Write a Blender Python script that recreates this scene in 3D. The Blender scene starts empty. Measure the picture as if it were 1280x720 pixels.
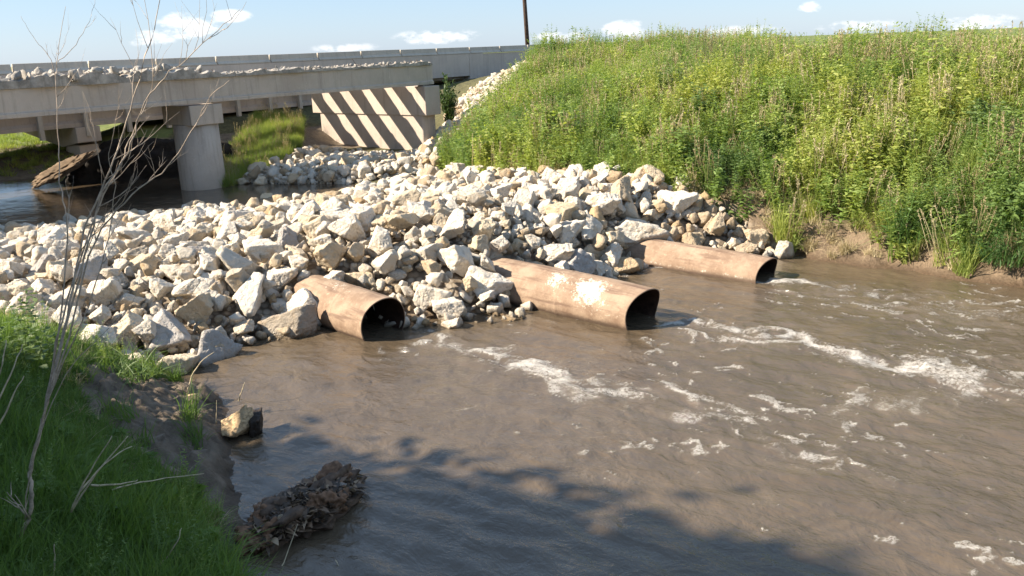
import bpy, math, random
import numpy as np
from mathutils import Vector, Matrix, noise as mnoise
random.seed(7); RNG = np.random.default_rng(7)
R = math.radians
scene = bpy.context.scene
col = scene.collection

# ------------------------------------------------------------------ camera
CAM_H = 4.0
PITCH, ROLL, HF = R(15.8), R(2.2), R(62.0)
FL = 640/math.tan(HF/2)
FW = np.array([0, math.cos(PITCH), -math.sin(PITCH)]); R0 = np.array([1.0, 0, 0]); U0 = np.cross(R0, FW)
RX = R0*math.cos(ROLL)-U0*math.sin(ROLL); UX = U0*math.cos(ROLL)+R0*math.sin(ROLL)
CPOS = np.array([0, 0, CAM_H])
def ray(x, y): return FW+RX*(x-640)/FL+UX*(360-y)/FL
def atz(x, y, z=0.0):
    d = ray(x, y); return CPOS+d*((z-CAM_H)/d[2])
def atd(x, y, Y):
    d = ray(x, y); return CPOS+d*(Y/d[1])
cd = bpy.data.cameras.new('camera'); cam = bpy.data.objects.new('camera', cd); col.objects.link(cam)
cd.sensor_width = 36; cd.lens = 18/math.tan(HF/2); cd.clip_start = .05; cd.clip_end = 6000
M = Matrix(((RX[0], UX[0], -FW[0], 0), (RX[1], UX[1], -FW[1], 0), (RX[2], UX[2], -FW[2], CAM_H), (0, 0, 0, 1)))
cam.matrix_world = M
scene.camera = cam

# ------------------------------------------------------------------ numpy noise
def _hash(ix, iy, iz, s):
    h = (ix*374761393+iy*668265263+iz*2147483647+s*1274126177) & 0xffffffff
    h = ((h ^ (h >> 13))*1274126177) & 0xffffffff
    h = ((h ^ (h >> 16))*2246822519) & 0xffffffff
    return ((h ^ (h >> 15)) & 0xffffff)/float(0xffffff)
def vnoise(x, y, z=0.0, s=0):
    x = np.asarray(x, float); y = np.asarray(y, float); z = np.zeros_like(x)+z
    ix, iy, iz = np.floor(x).astype(np.int64), np.floor(y).astype(np.int64), np.floor(z).astype(np.int64)
    fx, fy, fz = x-ix, y-iy, z-iz
    fx, fy, fz = [t*t*t*(t*(t*6-15)+10) for t in (fx, fy, fz)]
    r = 0
    for dx in (0, 1):
        for dy in (0, 1):
            for dz in (0, 1):
                w = (fx if dx else 1-fx)*(fy if dy else 1-fy)*(fz if dz else 1-fz)
                r = r+w*_hash(ix+dx, iy+dy, iz+dz, s)
    return r*2-1
def fbm(x, y, z=0.0, o=4, s=0, g=.5):
    a, r, t = 1.0, 0, 0
    for i in range(o):
        r = r+a*vnoise(np.asarray(x)*2**i+i*17.3, np.asarray(y)*2**i-i*9.1, np.asarray(z)*2**i, s+i); t += a; a *= g
    return r/t
def smooth(a, b, x):
    t = np.clip((np.asarray(x, float)-a)/(b-a), 0, 1); return t*t*(3-2*t)

# ------------------------------------------------------------------ object helpers
def link(o, parent=None):
    col.objects.link(o)
    if parent is not None: o.parent = parent
    return o
def tag(o, label=None, cat=None, group=None, kind=None):
    if label: o['label'] = label
    if cat: o['category'] = cat
    if group: o['group'] = group
    if kind: o['kind'] = kind
    return o
def empty(name, loc=(0, 0, 0), rz=0):
    o = bpy.data.objects.new(name, None); o.location = loc; o.rotation_euler = (0, 0, rz); o.empty_display_size = .2
    return link(o)
def mesh_obj(name, verts, faces, mats, parent=None, sm=False, mi=None, lk=True):
    me = bpy.data.meshes.new(name)
    me.from_pydata([tuple(map(float, v)) for v in verts], [], [tuple(map(int, f)) for f in faces])
    for m in (mats if isinstance(mats, (list, tuple)) else [mats]): me.materials.append(m)
    if mi is not None: me.polygons.foreach_set('material_index', np.asarray(mi, np.int32))
    if sm: me.polygons.foreach_set('use_smooth', np.ones(len(me.polygons), bool))
    me.update()
    o = bpy.data.objects.new(name, me)
    if lk: link(o, parent)
    return o
class MB:
    def __init__(s): s.v = []; s.f = []; s.m = []
    def add(s, v, f, m=0):
        n = len(s.v); s.v.extend(v); s.f.extend([tuple(i+n for i in q) for q in f]); s.m.extend([m]*len(f))
    def box(s, a, b, m=0):
        x0, y0, z0 = a; x1, y1, z1 = b
        s.add([(x0, y0, z0), (x1, y0, z0), (x1, y1, z0), (x0, y1, z0), (x0, y0, z1), (x1, y0, z1), (x1, y1, z1), (x0, y1, z1)],
              [(0, 3, 2, 1), (4, 5, 6, 7), (0, 1, 5, 4), (1, 2, 6, 5), (2, 3, 7, 6), (3, 0, 4, 7)], m)
    def prism(s, prof, x0, x1, m=0):          # profile in (y,z), counter-clockwise seen from +x, extruded along x
        n = len(prof)
        s.add([(x0, p[0], p[1]) for p in prof]+[(x1, p[0], p[1]) for p in prof],
              [tuple(range(n))[::-1], tuple(range(n, 2*n))]+[(i, (i+1) % n, (i+1) % n+n, i+n) for i in range(n)], m)
    def tube(s, pts, rad, k=6, m=0):
        pts = [np.asarray(p, float) for p in pts]; n = len(pts); v = []; f = []
        up = np.array([.31, .17, .93])
        for i, p in enumerate(pts):
            t = pts[min(i+1, n-1)]-pts[max(i-1, 0)]; t = t/(np.linalg.norm(t)+1e-9)
            a = np.cross(t, up)
            if np.linalg.norm(a) < .05: a = np.cross(t, [1, 0, 0])
            a /= np.linalg.norm(a); b = np.cross(t, a)
            for j in range(k):
                an = 2*math.pi*j/k; v.append(p+(a*math.cos(an)+b*math.sin(an))*rad[i])
        for i in range(n-1):
            for j in range(k):
                f.append((i*k+j, i*k+(j+1) % k, (i+1)*k+(j+1) % k, (i+1)*k+j))
        f.append(tuple(range(k))[::-1]); f.append(tuple((n-1)*k+j for j in range(k)))
        s.add(v, f, m)
    def build(s, name, mats, parent=None, sm=False, bevel=0, lk=True):
        o = mesh_obj(name, s.v, s.f, mats, parent, sm, s.m, lk)
        if bevel:
            b = o.modifiers.new('bevel', 'BEVEL'); b.width = bevel; b.segments = 2; b.limit_method = 'ANGLE'; b.angle_limit = R(50)
        return o

# ------------------------------------------------------------------ materials
def mat(name):
    m = bpy.data.materials.new(name); m.use_nodes = True; nt = m.node_tree
    for n in list(nt.nodes): nt.nodes.remove(n)
    return m, nt, nt.nodes, nt.links
class G:
    """a small node builder"""
    def __init__(s, nt): s.nt = nt; s.n = nt.nodes; s.l = nt.links
    def node(s, t, **k):
        n = s.n.new(t)
        for a, b in k.items(): setattr(n, a, b)
        return n
    def set(s, sock, v):
        if hasattr(v, 'is_output') or isinstance(v, bpy.types.NodeSocket): s.l.new(v, sock)
        else: sock.default_value = v
    def noise(s, vec, scale, detail=5, rough=.6, dist=0.0):
        n = s.node('ShaderNodeTexNoise'); s.set(n.inputs['Vector'], vec); n.inputs['Scale'].default_value = scale
        n.inputs['Detail'].default_value = detail; n.inputs['Roughness'].default_value = rough; n.inputs['Distortion'].default_value = dist
        return n.outputs['Fac']
    def ramp(s, fac, stops):
        n = s.node('ShaderNodeValToRGB'); s.set(n.inputs['Fac'], fac); e = n.color_ramp.elements
        while len(e) < len(stops): e.new(.5)
        for el, (p, c) in zip(e, stops):
            el.position = p; el.color = (c, c, c, 1) if isinstance(c, (int, float)) else (*c, 1)
        return n.outputs['Color']
    def mix(s, fac, a, b, mode='MIX'):
        n = s.node('ShaderNodeMix', data_type='RGBA', blend_type=mode)
        s.set(n.inputs[0], fac)
        for i, v in ((6, a), (7, b)):
            if isinstance(v, tuple): v = (*v, 1) if len(v) == 3 else v
            s.set(n.inputs[i], v)
        return n.outputs[2]
    def math(s, op, a, b=0.0, c=0.0, clamp=False):
        n = s.node('ShaderNodeMath', operation=op, use_clamp=clamp); s.set(n.inputs[0], a); s.set(n.inputs[1], b)
        if op in ('MULTIPLY_ADD', 'SMOOTH_MIN', 'SMOOTH_MAX'): s.set(n.inputs[2], c)
        return n.outputs[0]
    def mrange(s, v, a, b, c=0.0, d=1.0):
        n = s.node('ShaderNodeMapRange', interpolation_type='SMOOTHSTEP'); s.set(n.inputs[0], v)
        for i, q in enumerate((a, b, c, d)): n.inputs[i+1].default_value = q
        return n.outputs[0]
    def mapping(s, vec, scale=(1, 1, 1), rot=(0, 0, 0), loc=(0, 0, 0)):
        n = s.node('ShaderNodeMapping'); s.l.new(vec, n.inputs[0]); n.inputs['Scale'].default_value = scale
        n.inputs['Rotation'].default_value = rot; n.inputs['Location'].default_value = loc
        return n.outputs[0]
    def bump(s, h, strength, dist, normal=None):
        n = s.node('ShaderNodeBump'); s.l.new(h, n.inputs['Height']); n.inputs['Strength'].default_value = strength; n.inputs['Distance'].default_value = dist
        if normal: s.l.new(normal, n.inputs['Normal'])
        return n.outputs[0]
    def bsdf(s, color, rough=.8, normal=None, spec=.3, metal=0.0):
        p = s.node('ShaderNodeBsdfPrincipled')
        if isinstance(color, tuple): color = (*color, 1)
        s.set(p.inputs['Base Color'], color); s.set(p.inputs['Roughness'], rough); p.inputs['Specular IOR Level'].default_value = spec
        p.inputs['Metallic'].default_value = metal
        if normal: s.l.new(normal, p.inputs['Normal'])
        return p
    def out(s, sh):
        o = s.node('ShaderNodeOutputMaterial'); s.l.new(sh.outputs[0] if hasattr(sh, 'outputs') else sh, o.inputs[0])
    def pos(s): return s.node('ShaderNodeNewGeometry').outputs['Position']
    def obj(s): return s.node('ShaderNodeTexCoord').outputs['Object']
    def orand(s): return s.node('ShaderNodeObjectInfo').outputs['Random']

def rock_material(name, tone):
    m, nt, n, l = mat(name); g = G(nt)
    oc = g.obj(); rnd = g.orand()
    off = g.node('ShaderNodeVectorMath', operation='ADD'); l.new(oc, off.inputs[0])
    cx = g.node('ShaderNodeCombineXYZ'); l.new(g.math('MULTIPLY', rnd, 37.0), cx.inputs[0]); l.new(g.math('MULTIPLY', rnd, 91.0), cx.inputs[1]); l.new(cx.outputs[0], off.inputs[1])
    v = off.outputs[0]
    base = g.ramp(rnd, [(0, tuple(c*.86 for c in tone)), (.35, tone), (.7, tuple(min(c*1.08, .8) for c in tone)), (.86, (tone[0]*.9, tone[1]*.80, tone[2]*.64)), (1, (tone[0]*.7, tone[1]*.69, tone[2]*.68))])
    n1 = g.noise(v, 1.6, 5, .65); n2 = g.noise(v, 6, 6, .7); n3 = g.noise(v, 22, 4, .7)
    c = g.mix(g.mrange(n1, .52, .72, 0, .8), base, (tone[0]*.78, tone[1]*.62, tone[2]*.43))
    c = g.mix(g.mrange(n2, .58, .72, 0, .55), c, (tone[0]*.55, tone[1]*.5, tone[2]*.44))
    c = g.mix(g.mrange(n3, .60, .72, 0, .45), c, (.2, .17, .14))
    # silt and wetness near the water line
    sp = g.node('ShaderNodeSeparateXYZ'); l.new(g.pos(), sp.inputs[0])
    wet = g.mrange(g.math('ADD', sp.outputs[2], g.math('MULTIPLY', n2, .12)), .04, .17, 1, 0)
    c = g.mix(wet, c, g.mix(1.0, c, (.42, .36, .28), 'MULTIPLY'))
    h = g.math('ADD', g.math('MULTIPLY', n2, .6), g.math('MULTIPLY', n3, .4))
    h = g.math('ADD', h, g.math('MULTIPLY', g.noise(v, 3, 3, .5), .8))
    rough = g.math('SUBTRACT', .92, g.math('MULTIPLY', wet, .45))
    g.out(g.bsdf(c, rough, g.bump(h, .75, .10), .25)); return m
ROCK = rock_material('limestone', (.70, .625, .52))
ROCK_TAN = rock_material('tan limestone', (.54, .43, .30))
ROCK_GREY = rock_material('weathered limestone', (.47, .43, .39))

def concrete(name, c0, c1, stain=.5, scale=1.0):
    m, nt, n, l = mat(name); g = G(nt); p = g.pos()
    big = g.noise(p, .7*scale, 6, .7); fine = g.noise(p, 9*scale, 6, .75); pit = g.noise(p, 40, 3, .6)
    streak = g.noise(g.mapping(p, (5, 5, .35)), 1.2, 5, .65)
    c = g.mix(g.mrange(big, .3, .7), c0, c1)
    c = g.mix(g.mrange(streak, .5, .75, 0, stain), c, tuple(x*.52 for x in c0))
    c = g.mix(g.mrange(fine, .55, .75, 0, .45), c, tuple(min(x*1.25, .7) for x in c1))
    c = g.mix(g.mrange(pit, .68, .74, 0, .6), c, (.1, .095, .085))
    g.out(g.bsdf(c, .9, g.bump(g.math('ADD', fine, g.math('MULTIPLY', pit, .4)), .35, .03), .2)); return m
CONC_OLD = concrete('old concrete', (.42, .355, .295), (.50, .43, .36))
CONC_PIER = concrete('pier concrete', (.42, .345, .285), (.50, .42, .35), .45)
CONC_NEW = concrete('newer concrete', (.49, .425, .365), (.57, .50, .43), .3)
CONC_BAR = concrete('barrier concrete', (.43, .385, .32), (.53, .475, .395), .4)
CONC_BROKEN = concrete('broken concrete', (.20, .18, .155), (.44, .40, .35), .5, 4)

def plain(name, c, rough=.8, var=.25, scale=8, spec=.2):
    m, nt, n, l = mat(name); g = G(nt); p = g.obj()
    a = g.noise(p, scale, 5, .7)
    cc = g.mix(g.mrange(a, .3, .7), tuple(x*(1-var) for x in c), tuple(x*(1+var) for x in c))
    g.out(g.bsdf(cc, rough, g.bump(a, .4, .01), spec)); return m
BARK_PALE = plain('bare pale bark', (.43, .34, .26), .85, .35, 14)
STALK = plain('dry stalk', (.46, .38, .25), .85, .3, 20)
BARK = plain('dark bark', (.10, .08, .06), .9, .4, 12)
REBAR = plain('rusty rebar', (.22, .16, .12), .8, .4, 20)
POLE_WOOD = plain('creosoted pole', (.075, .05, .038), .9, .4, 6)
DRIFT = plain('split driftwood', (.45, .315, .18), .85, .45, 9)
DRIFT_DARK = plain('wet dark wood', (.035, .026, .02), .6, .5, 14)
FLAT_DARK = plain('wet black soil', (.10, .064, .042), .6, .5, 8)

def rust_material():
    m, nt, n, l = mat('rusted steel'); g = G(nt); o = g.obj(); rnd = g.orand()
    cx = g.node('ShaderNodeCombineXYZ'); l.new(g.math('MULTIPLY', rnd, 50.0), cx.inputs[0])
    ad = g.node('ShaderNodeVectorMath', operation='ADD'); l.new(o, ad.inputs[0]); l.new(cx.outputs[0], ad.inputs[1]); v = ad.outputs[0]
    a = g.noise(v, 2.2, 6, .7); b = g.noise(v, 11, 6, .75); f = g.noise(v, 45, 4, .7)
    st = g.noise(g.mapping(v, (.6, 5, 5)), 1.6, 5, .65)
    c = g.mix(g.mrange(a, .35, .65), (.225, .148, .098), (.34, .245, .17))
    c = g.mix(g.mrange(b, .52, .7, 0, .7), c, (.43, .30, .205))
    c = g.mix(g.mrange(st, .5, .68, 0, .75), c, (.13, .078, .055))
    c = g.mix(g.mrange(f, .6, .72, 0, .5), c, (.09, .05, .035))
    # lime crust left by the water that ran over the pipe
    at = g.node('ShaderNodeAttribute', attribute_name='crust'); cr = g.math('ADD', at.outputs['Fac'], g.math('MULTIPLY_ADD', b, 1.3, -.65))
    crm = g.mrange(g.math('ADD', cr, g.math('MULTIPLY_ADD', f, .9, -.45)), .30, .46, 0, .93)
    c = g.mix(crm, c, g.mix(g.mrange(f, .4, .7), (.66, .6, .5), (.46, .38, .29)))
    spw = g.node('ShaderNodeSeparateXYZ'); l.new(g.pos(), spw.inputs[0]); wl = g.mrange(g.math('ADD', spw.outputs[2], g.math('MULTIPLY', b, .08)), .05, .14, .75, 0)
    c = g.mix(wl, c, (.055, .036, .026))
    h = g.math('ADD', g.math('ADD', g.math('MULTIPLY', b, .5), g.math('MULTIPLY', f, .35)), g.math('MULTIPLY', crm, .5))
    g.out(g.bsdf(c, .82, g.bump(h, .5, .02), .3)); return m
RUST = rust_material(); RUST_SHADE = plain('wet rust with painted shade', (.045, .026, .018), .6, .5, 9)  # second rust for the bore: its dark colour paints the shade inside

def leaf_material(name, stops, trans=.35, rough=.55, attr=True):
    """foliage: the colour follows the plant (attribute tint of its copy) and each blade (attribute shade)"""
    m, nt, n, l = mat(name); g = G(nt)
    if attr:
        ti = g.node('ShaderNodeAttribute', attribute_name='tint'); ti.attribute_type = 'INSTANCER'; f0 = ti.outputs['Fac']
    else: f0 = g.orand()
    sh = g.node('ShaderNodeAttribute', attribute_name='blade')
    f = g.math('ADD', g.math('MULTIPLY', f0, .72), g.math('MULTIPLY', sh.outputs['Fac'], .28), clamp=True)
    c = g.ramp(f, stops)
    p = g.bsdf(c, rough, None, .35)
    t = g.node('ShaderNodeBsdfTranslucent'); l.new(g.mix(1.0, c, (1.15, 1.2, .6), 'MULTIPLY'), t.inputs[0])
    mx = g.node('ShaderNodeMixShader'); mx.inputs[0].default_value = trans; l.new(p.outputs[0], mx.inputs[1]); l.new(t.outputs[0], mx.inputs[2])
    g.out(mx); return m
GRASS = leaf_material('grass blades', [(0, (.11, .175, .055)), (.35, (.22, .29, .075)), (.65, (.34, .375, .095)), (.85, (.44, .42, .15)), (1, (.52, .45, .22))], .45)
WEED = leaf_material('weed leaves', [(0, (.10, .165, .06)), (.4, (.20, .285, .075)), (.7, (.32, .375, .09)), (1, (.43, .42, .13))], .45)
DRY = leaf_material('dry grass', [(0, (.33, .26, .14)), (.5, (.46, .38, .23)), (1, (.58, .50, .34))], .2)
BANKGRASS = leaf_material('lush grass', [(0, (.08, .14, .035)), (.5, (.17, .265, .06)), (1, (.29, .34, .09))], .42)
SHRUB = leaf_material('shrub leaves', [(0, (.05, .085, .03)), (.5, (.09, .14, .05)), (1, (.16, .2, .085))], .3, .5, False)
TREELEAF = leaf_material('tree leaves', [(0, (.04, .07, .02)), (1, (.09, .13, .04))], .25, .5, False)
LITTER = leaf_material('dead wet leaves', [(0, (.03, .02, .014)), (.45, (.09, .055, .035)), (.75, (.2, .12, .075)), (1, (.4, .27, .16))], .1, .55, False)
STEM = plain('green stem', (.14, .17, .06), .7, .3, 10)

# ------------------------------------------------------------------ terrain
def rbf(P):
    P = np.array(P, float); X = P[:, :2]; n = len(P)
    D = np.linalg.norm(X[:, None]-X[None], axis=2)
    A = np.zeros((n+3, n+3)); A[:n, :n] = D+np.eye(n)*1e-3; A[:n, n] = 1; A[:n, n+1:] = X; A[n, :n] = 1; A[n+1:, :n] = X.T
    w = np.linalg.solve(A, np.r_[P[:, 2], 0, 0, 0])
    def f(x, y):
        x = np.asarray(x, float); sh = x.shape; q = np.stack([x.ravel(), np.asarray(y, float).ravel()], 1); o = np.zeros(len(q))
        for i in range(0, len(q), 20000):
            c = q[i:i+20000]; d = np.linalg.norm(c[:, None]-X[None], axis=2); o[i:i+20000] = d@w[:n]+w[n]+c@w[n+1:]
        return o.reshape(sh)
    return f
TP = [  # channel bed, downstream
 (0, 8, -.6), (2, 7, -.6), (4, 9, -.6), (6, 10, -.6), (2, 10, -.6), (7, 7, -.6), (-.5, 6.2, -.35), (-1, 10, -.5), (-1.5, 8, -.45), (4.5, 12.5, -.5), (0, 11.3, -.4),
 (7, 3, -.6), (11, 2, -.6), (14, -3, -.6), (10, 7, -.6), (4, 4.5, -.5), (3, 14, -.4),
 # left bank water line and the slope above it
 (-.9, 4.5, 0), (1.5, 3.1, 0), (4, 1, 0), (8, -4, 0), (-2.2, 6, -.02), (-2.75, 7.4, .0), (-3.2, 8.5, 0), (-3.65, 9.6, 0), (-4.6, 10.5, 0),
 (-2.95, 7.3, .2), (-3.5, 8.4, .22), (-4.0, 9.4, .22), (-2.6, 5.7, .25), (-3.2, 4.6, .62), (-4, 6, .75), (-4.4, 8.6, .36), (-5, 9.6, .5), (-5.2, 7, 1.0), (-6.2, 9, .95), (-7, 5, 1.7), (-3, 3, 1.35), (-1.5, 3, 1.1),
 (0, 0, 2.35), (-3, 0, 2.3), (-6, 0, 2.5), (3, -3, 1.8), (0, -6, 2.5), (-9, 8, 1.6), (-7.5, 11, .8), (-11, 12, 1.1), (-12, 15, .5), (-14, 18, .4), (-15, 6, 2.0), (-20, 12, 1.4), (-18, 19, .35), (-25, 18, .6),
 # bed under the crossing
 (-4, 14, 0), (-8, 15, .2), (0, 16, 0), (-4, 19, 0), (-9, 19, 0), (2, 17.5, .6),
 # upstream pool
 (-10, 24, -.4), (-14, 24, -.4), (-12, 27, -.3), (-16, 26, -.3), (-7, 24.2, -.2), (-18, 24, -.3), (-24, 23, -.3), (-32, 21, -.3),
 (-17.2, 29, .24), (-22, 27.6, .24), (-30, 25.4, .24), (-13, 31, .1), (-19, 32, .75), (-18, 36, .95), (-24, 33, .95), (-22, 40, 1.25), (-14.6, 34, 1.5), (-14, 40, 2.0), (-17.3, 39, 1.6), (-34, 32, 1.1), (-30, 50, 1.6), (-15, 50, 1.5),
 # bank between the two old piers
 (-8.5, 25.3, .2), (-7.5, 25.9, .25), (-5.5, 25.3, .22), (-3.8, 25.4, .33), (-6, 24, -.1), (-4, 27.5, .3), (-5.5, 30, .32), (-4.2, 32.9, .3), (-3, 31.6, .3), (-7.0, 35.2, .4), (-7, 31, .5), (-8.6, 28, .3), (-8.7, 31, .55), (-8.6, 34.2, 1.05), (-8.8, 36.5, 1.3), (-5, 38, 1.0), (-2.6, 35.5, .8), (-2.4, 38.5, 1.6), (-10.5, 34, 1.0), (-10.5, 30, .4), (-9, 41, 1.8), (-12, 44, 1.3), (-5, 43, 1.6),
 # rubble ramp up to the road
 (-2.1, 28.5, .45), (-1.7, 30.5, .75), (-.9, 33, 1.5), (-.1, 35, 2.2), (.5, 37.5, 3.0), (1, 41, 3.25),
 # right embankment: cut bank, toe, slope and crest
 (9.5, 11.8, 0), (8.2, 13.05, 0), (7, 14.3, 0), (5.5, 15.7, 0), (12, 9.4, 0), (16, 5, 0), (22, -3, 0),
 (9.7, 12.05, .5), (8.4, 13.3, .5), (7.2, 14.55, .5), (5.75, 15.95, .5), (12.3, 9.7, .5),
 (4.6, 16.8, .85), (3, 18.1, 1.05), (1.2, 20.1, 1.05), (-.7, 23.1, .8), (-1.6, 25.6, .55),
 (10.9, 15.3, 1.9), (8.2, 18, 1.9), (5.7, 20.4, 2.05), (3.9, 22.4, 2.15), (2, 25.4, 2.15), (1, 28, 2.1), (14.8, 12, 1.9),
 (13.7, 17.4, 2.62), (11, 20.2, 2.72), (8.5, 22.5, 2.78), (6.7, 24.5, 2.65), (4.8, 27.5, 2.38), (3, 31, 2.25), (1.9, 35, 2.65), (18, 14, 2.65),
 (20, 22, 2.7), (17, 30, 2.8), (10, 35, 3.0), (5, 42, 3.2), (25, 15, 2.7), (30, 30, 2.9), (15, 50, 3.2), (22, 8, 3.0)]
T0 = rbf(TP)
BP = [(-4.7, 10.6, .02), (-3.66, 11.9, .02), (-2.9, 12.35, .02), (-1.3, 12.3, .02), (0, 12.55, .02), (.3, 13.3, .05), (2.2, 15.0, .05), (2.7, 15.6, .1), (4, 15.5, .1), (5.1, 15.5, .02),
 (-4.4, 9.8, -.7), (-3, 11.2, -.7), (-1, 11.3, -.7), (1, 11.8, -.7), (2.4, 14, -.7), (4.5, 14.6, -.7), (6.2, 15.2, -.6),
 (-6.3, 12.2, .75), (-4.9, 12.6, .75), (-3.2, 13.6, .9), (-1.3, 13.7, 1.0), (.2, 14.6, 1.05), (1.6, 16.0, 1.1), (2.8, 16.8, 1.2), (4.1, 16.5, .75),
 (-8, 14, .72), (-6, 16, .78), (-3, 17, .88), (0, 17.5, 1.0), (1.2, 19.5, 1.08), (-2, 20, .74), (-5, 20, .48), (-9, 18, .48), (-11, 15, .62), (-13, 18, .42), (-7, 11, .7), (-9.5, 12.5, .8),
 (-12.9, 19.8, .28), (-9.2, 21, .28), (-4.8, 22.3, .3), (-3.1, 23.7, .4), (-12, 22, -.3), (-6, 24, -.1), (-16, 18.8, .25), (-.8, 23, .8), (-1.7, 25.3, .55)]
B0 = rbf(BP)
BERM_POLY = np.array([(-4.75, 10.4), (-3.66, 11.75), (-2.9, 12.2), (-1.3, 12.1), (.1, 12.3), (.5, 13.3), (2.2, 14.8), (2.8, 15.4), (4.2, 15.3), (5.25, 15.4), (5.2, 15.9), (4.3, 16.9), (2.9, 18.3), (1.1, 20.3), (-.8, 23.3), (-1.8, 25.6),
                      (-3.2, 24.1), (-4.9, 22.8), (-9.3, 21.4), (-13, 20.1), (-17, 19.0), (-15, 16), (-11, 13), (-8.5, 11.2), (-6.8, 10.3)])
def inpoly(x, y, P):
    x = np.asarray(x, float); y = np.asarray(y, float); r = np.zeros(x.shape, bool); j = len(P)-1
    for i in range(len(P)):
        xi, yi, xj, yj = P[i][0], P[i][1], P[j][0], P[j][1]
        r ^= ((yi > y) != (yj > y)) & (x < (xj-xi)*(y-yi)/(yj-yi+1e-12)+xi); j = i
    return r
def polydist(x, y, P, closed=True):
    x = np.asarray(x, float); y = np.asarray(y, float); d = np.full(x.shape, 1e9)
    for i in range(len(P) if closed else len(P)-1):
        a = P[i]; b = P[(i+1) % len(P)]; e = (b[0]-a[0], b[1]-a[1]); L = e[0]**2+e[1]**2
        t = np.clip(((x-a[0])*e[0]+(y-a[1])*e[1])/L, 0, 1); d = np.minimum(d, np.hypot(x-a[0]-t*e[0], y-a[1]-t*e[1]))
    return d
MUD_POLY = np.array([(-2.6, 6.6), (-2.5, 7.4), (-3.2, 8.6), (-3.6, 9.9), (-4.6, 10.2), (-5.3, 9.9), (-5.2, 9.2), (-4.75, 8.35), (-4.1, 7.6), (-3.4, 7.0)])
TOE = [(12.0, 9.4), (9.5, 11.8), (8.2, 13.05), (7, 14.3), (5.5, 15.7), (4.6, 16.9), (3, 18.25), (1.2, 20.3), (-.7, 23.3), (-1.6, 25.8), (-2.0, 28.5), (-1.5, 30.5), (-.7, 33), (.1, 35), (.8, 37.5)]
RIGHT_POLY = np.array([(26, -8), (16, 5)]+TOE+[(3, 44), (14, 60), (60, 60), (60, -8)])
def bank_d(x, y): return polydist(x, y, [(22, -3), (16, 5)]+TOE, False)*np.where(inpoly(x, y, RIGHT_POLY), 1, -1)
bank_dv = bank_d
def terrain(x, y):
    x = np.asarray(x, float); y = np.asarray(y, float)
    far = smooth(32, 70, np.hypot(x+2, y-20))
    flat = 1.4+1.7*smooth(-6, 12, x*.9-(y-20)*.12)+fbm(x*.01, y*.01, s=3)*.8
    z = T0(x, y)*(1-far)+flat*far
    z = z+fbm(x*.9, y*.9, o=4, s=5)*.10*smooth(.15, .8, z)+fbm(x*3.1, y*3.1, o=3, s=9)*.035
    mud = inpoly(x, y, MUD_POLY)
    z = z+np.where(mud, (np.abs(fbm(x*2.6, y*2.6, o=5, s=12, g=.62))*.30-.04)*smooth(0, .25, polydist(x, y, MUD_POLY)), 0)
    ct = smooth(-.15, .15, bank_dv(x, y))*smooth(1.3, .5, bank_dv(x, y))*(y < 17.5)*(x > 4.4)
    z = z+ct*(.20*fbm(x*2.4, y*2.4, o=5, s=15, g=.6)+.10*np.abs(fbm(x*6, y*6, o=3, s=18))-.03)
    inb = inpoly(x, y, BERM_POLY)
    if inb.any():
        bz = np.full(x.shape, -9.0); bz[inb] = B0(x[inb], y[inb])-.27; z = np.where(inb, np.maximum(np.minimum(z, bz), bz), z)
    return z
def T1(x, y): return float(terrain(np.array([x]), np.array([y]))[0])

def axis(lo, hi, step, far):
    a = list(np.arange(lo, hi, step)); s = step; p = lo; q = hi; L = []; H = []
    while q < far: H.append(q); s *= 1.17; q += s
    s = step
    while p > -far: s *= 1.17; p -= s; L.append(p)
    return np.array(L[::-1]+a+H)
def grid_mesh(name, X, Y, Z, m, attrs=None):
    nx, ny = len(X), len(Y); xx, yy = np.meshgrid(X, Y); co = np.stack([xx.ravel(), yy.ravel(), Z.ravel()], 1).astype(np.float32)
    i = np.arange(nx*ny).reshape(ny, nx); q = np.stack([i[:-1, :-1], i[:-1, 1:], i[1:, 1:], i[1:, :-1]], -1).reshape(-1, 4)
    return raw_mesh(name, co, q, m, attrs)
def raw_mesh(name, co, q, m, attrs=None, sm=True):
    me = bpy.data.meshes.new(name); k = q.shape[1]
    me.vertices.add(len(co)); me.vertices.foreach_set('co', np.asarray(co, np.float32).ravel())
    me.loops.add(q.size); me.loops.foreach_set('vertex_index', q.ravel().astype(np.int32))
    me.polygons.add(len(q)); me.polygons.foreach_set('loop_start', np.arange(0, q.size, k, dtype=np.int32))
    me.polygons.foreach_set('use_smooth', np.full(len(q), sm))
    for a, v in (attrs or {}).items():
        at = me.attributes.new(a, 'FLOAT', 'POINT'); at.data.foreach_set('value', np.asarray(v, np.float32).ravel())
    me.update(calc_edges=True); me.validate()
    for mm in (m if isinstance(m, (list, tuple)) else [m]): me.materials.append(mm)
    return bpy.data.objects.new(name, me)

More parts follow.
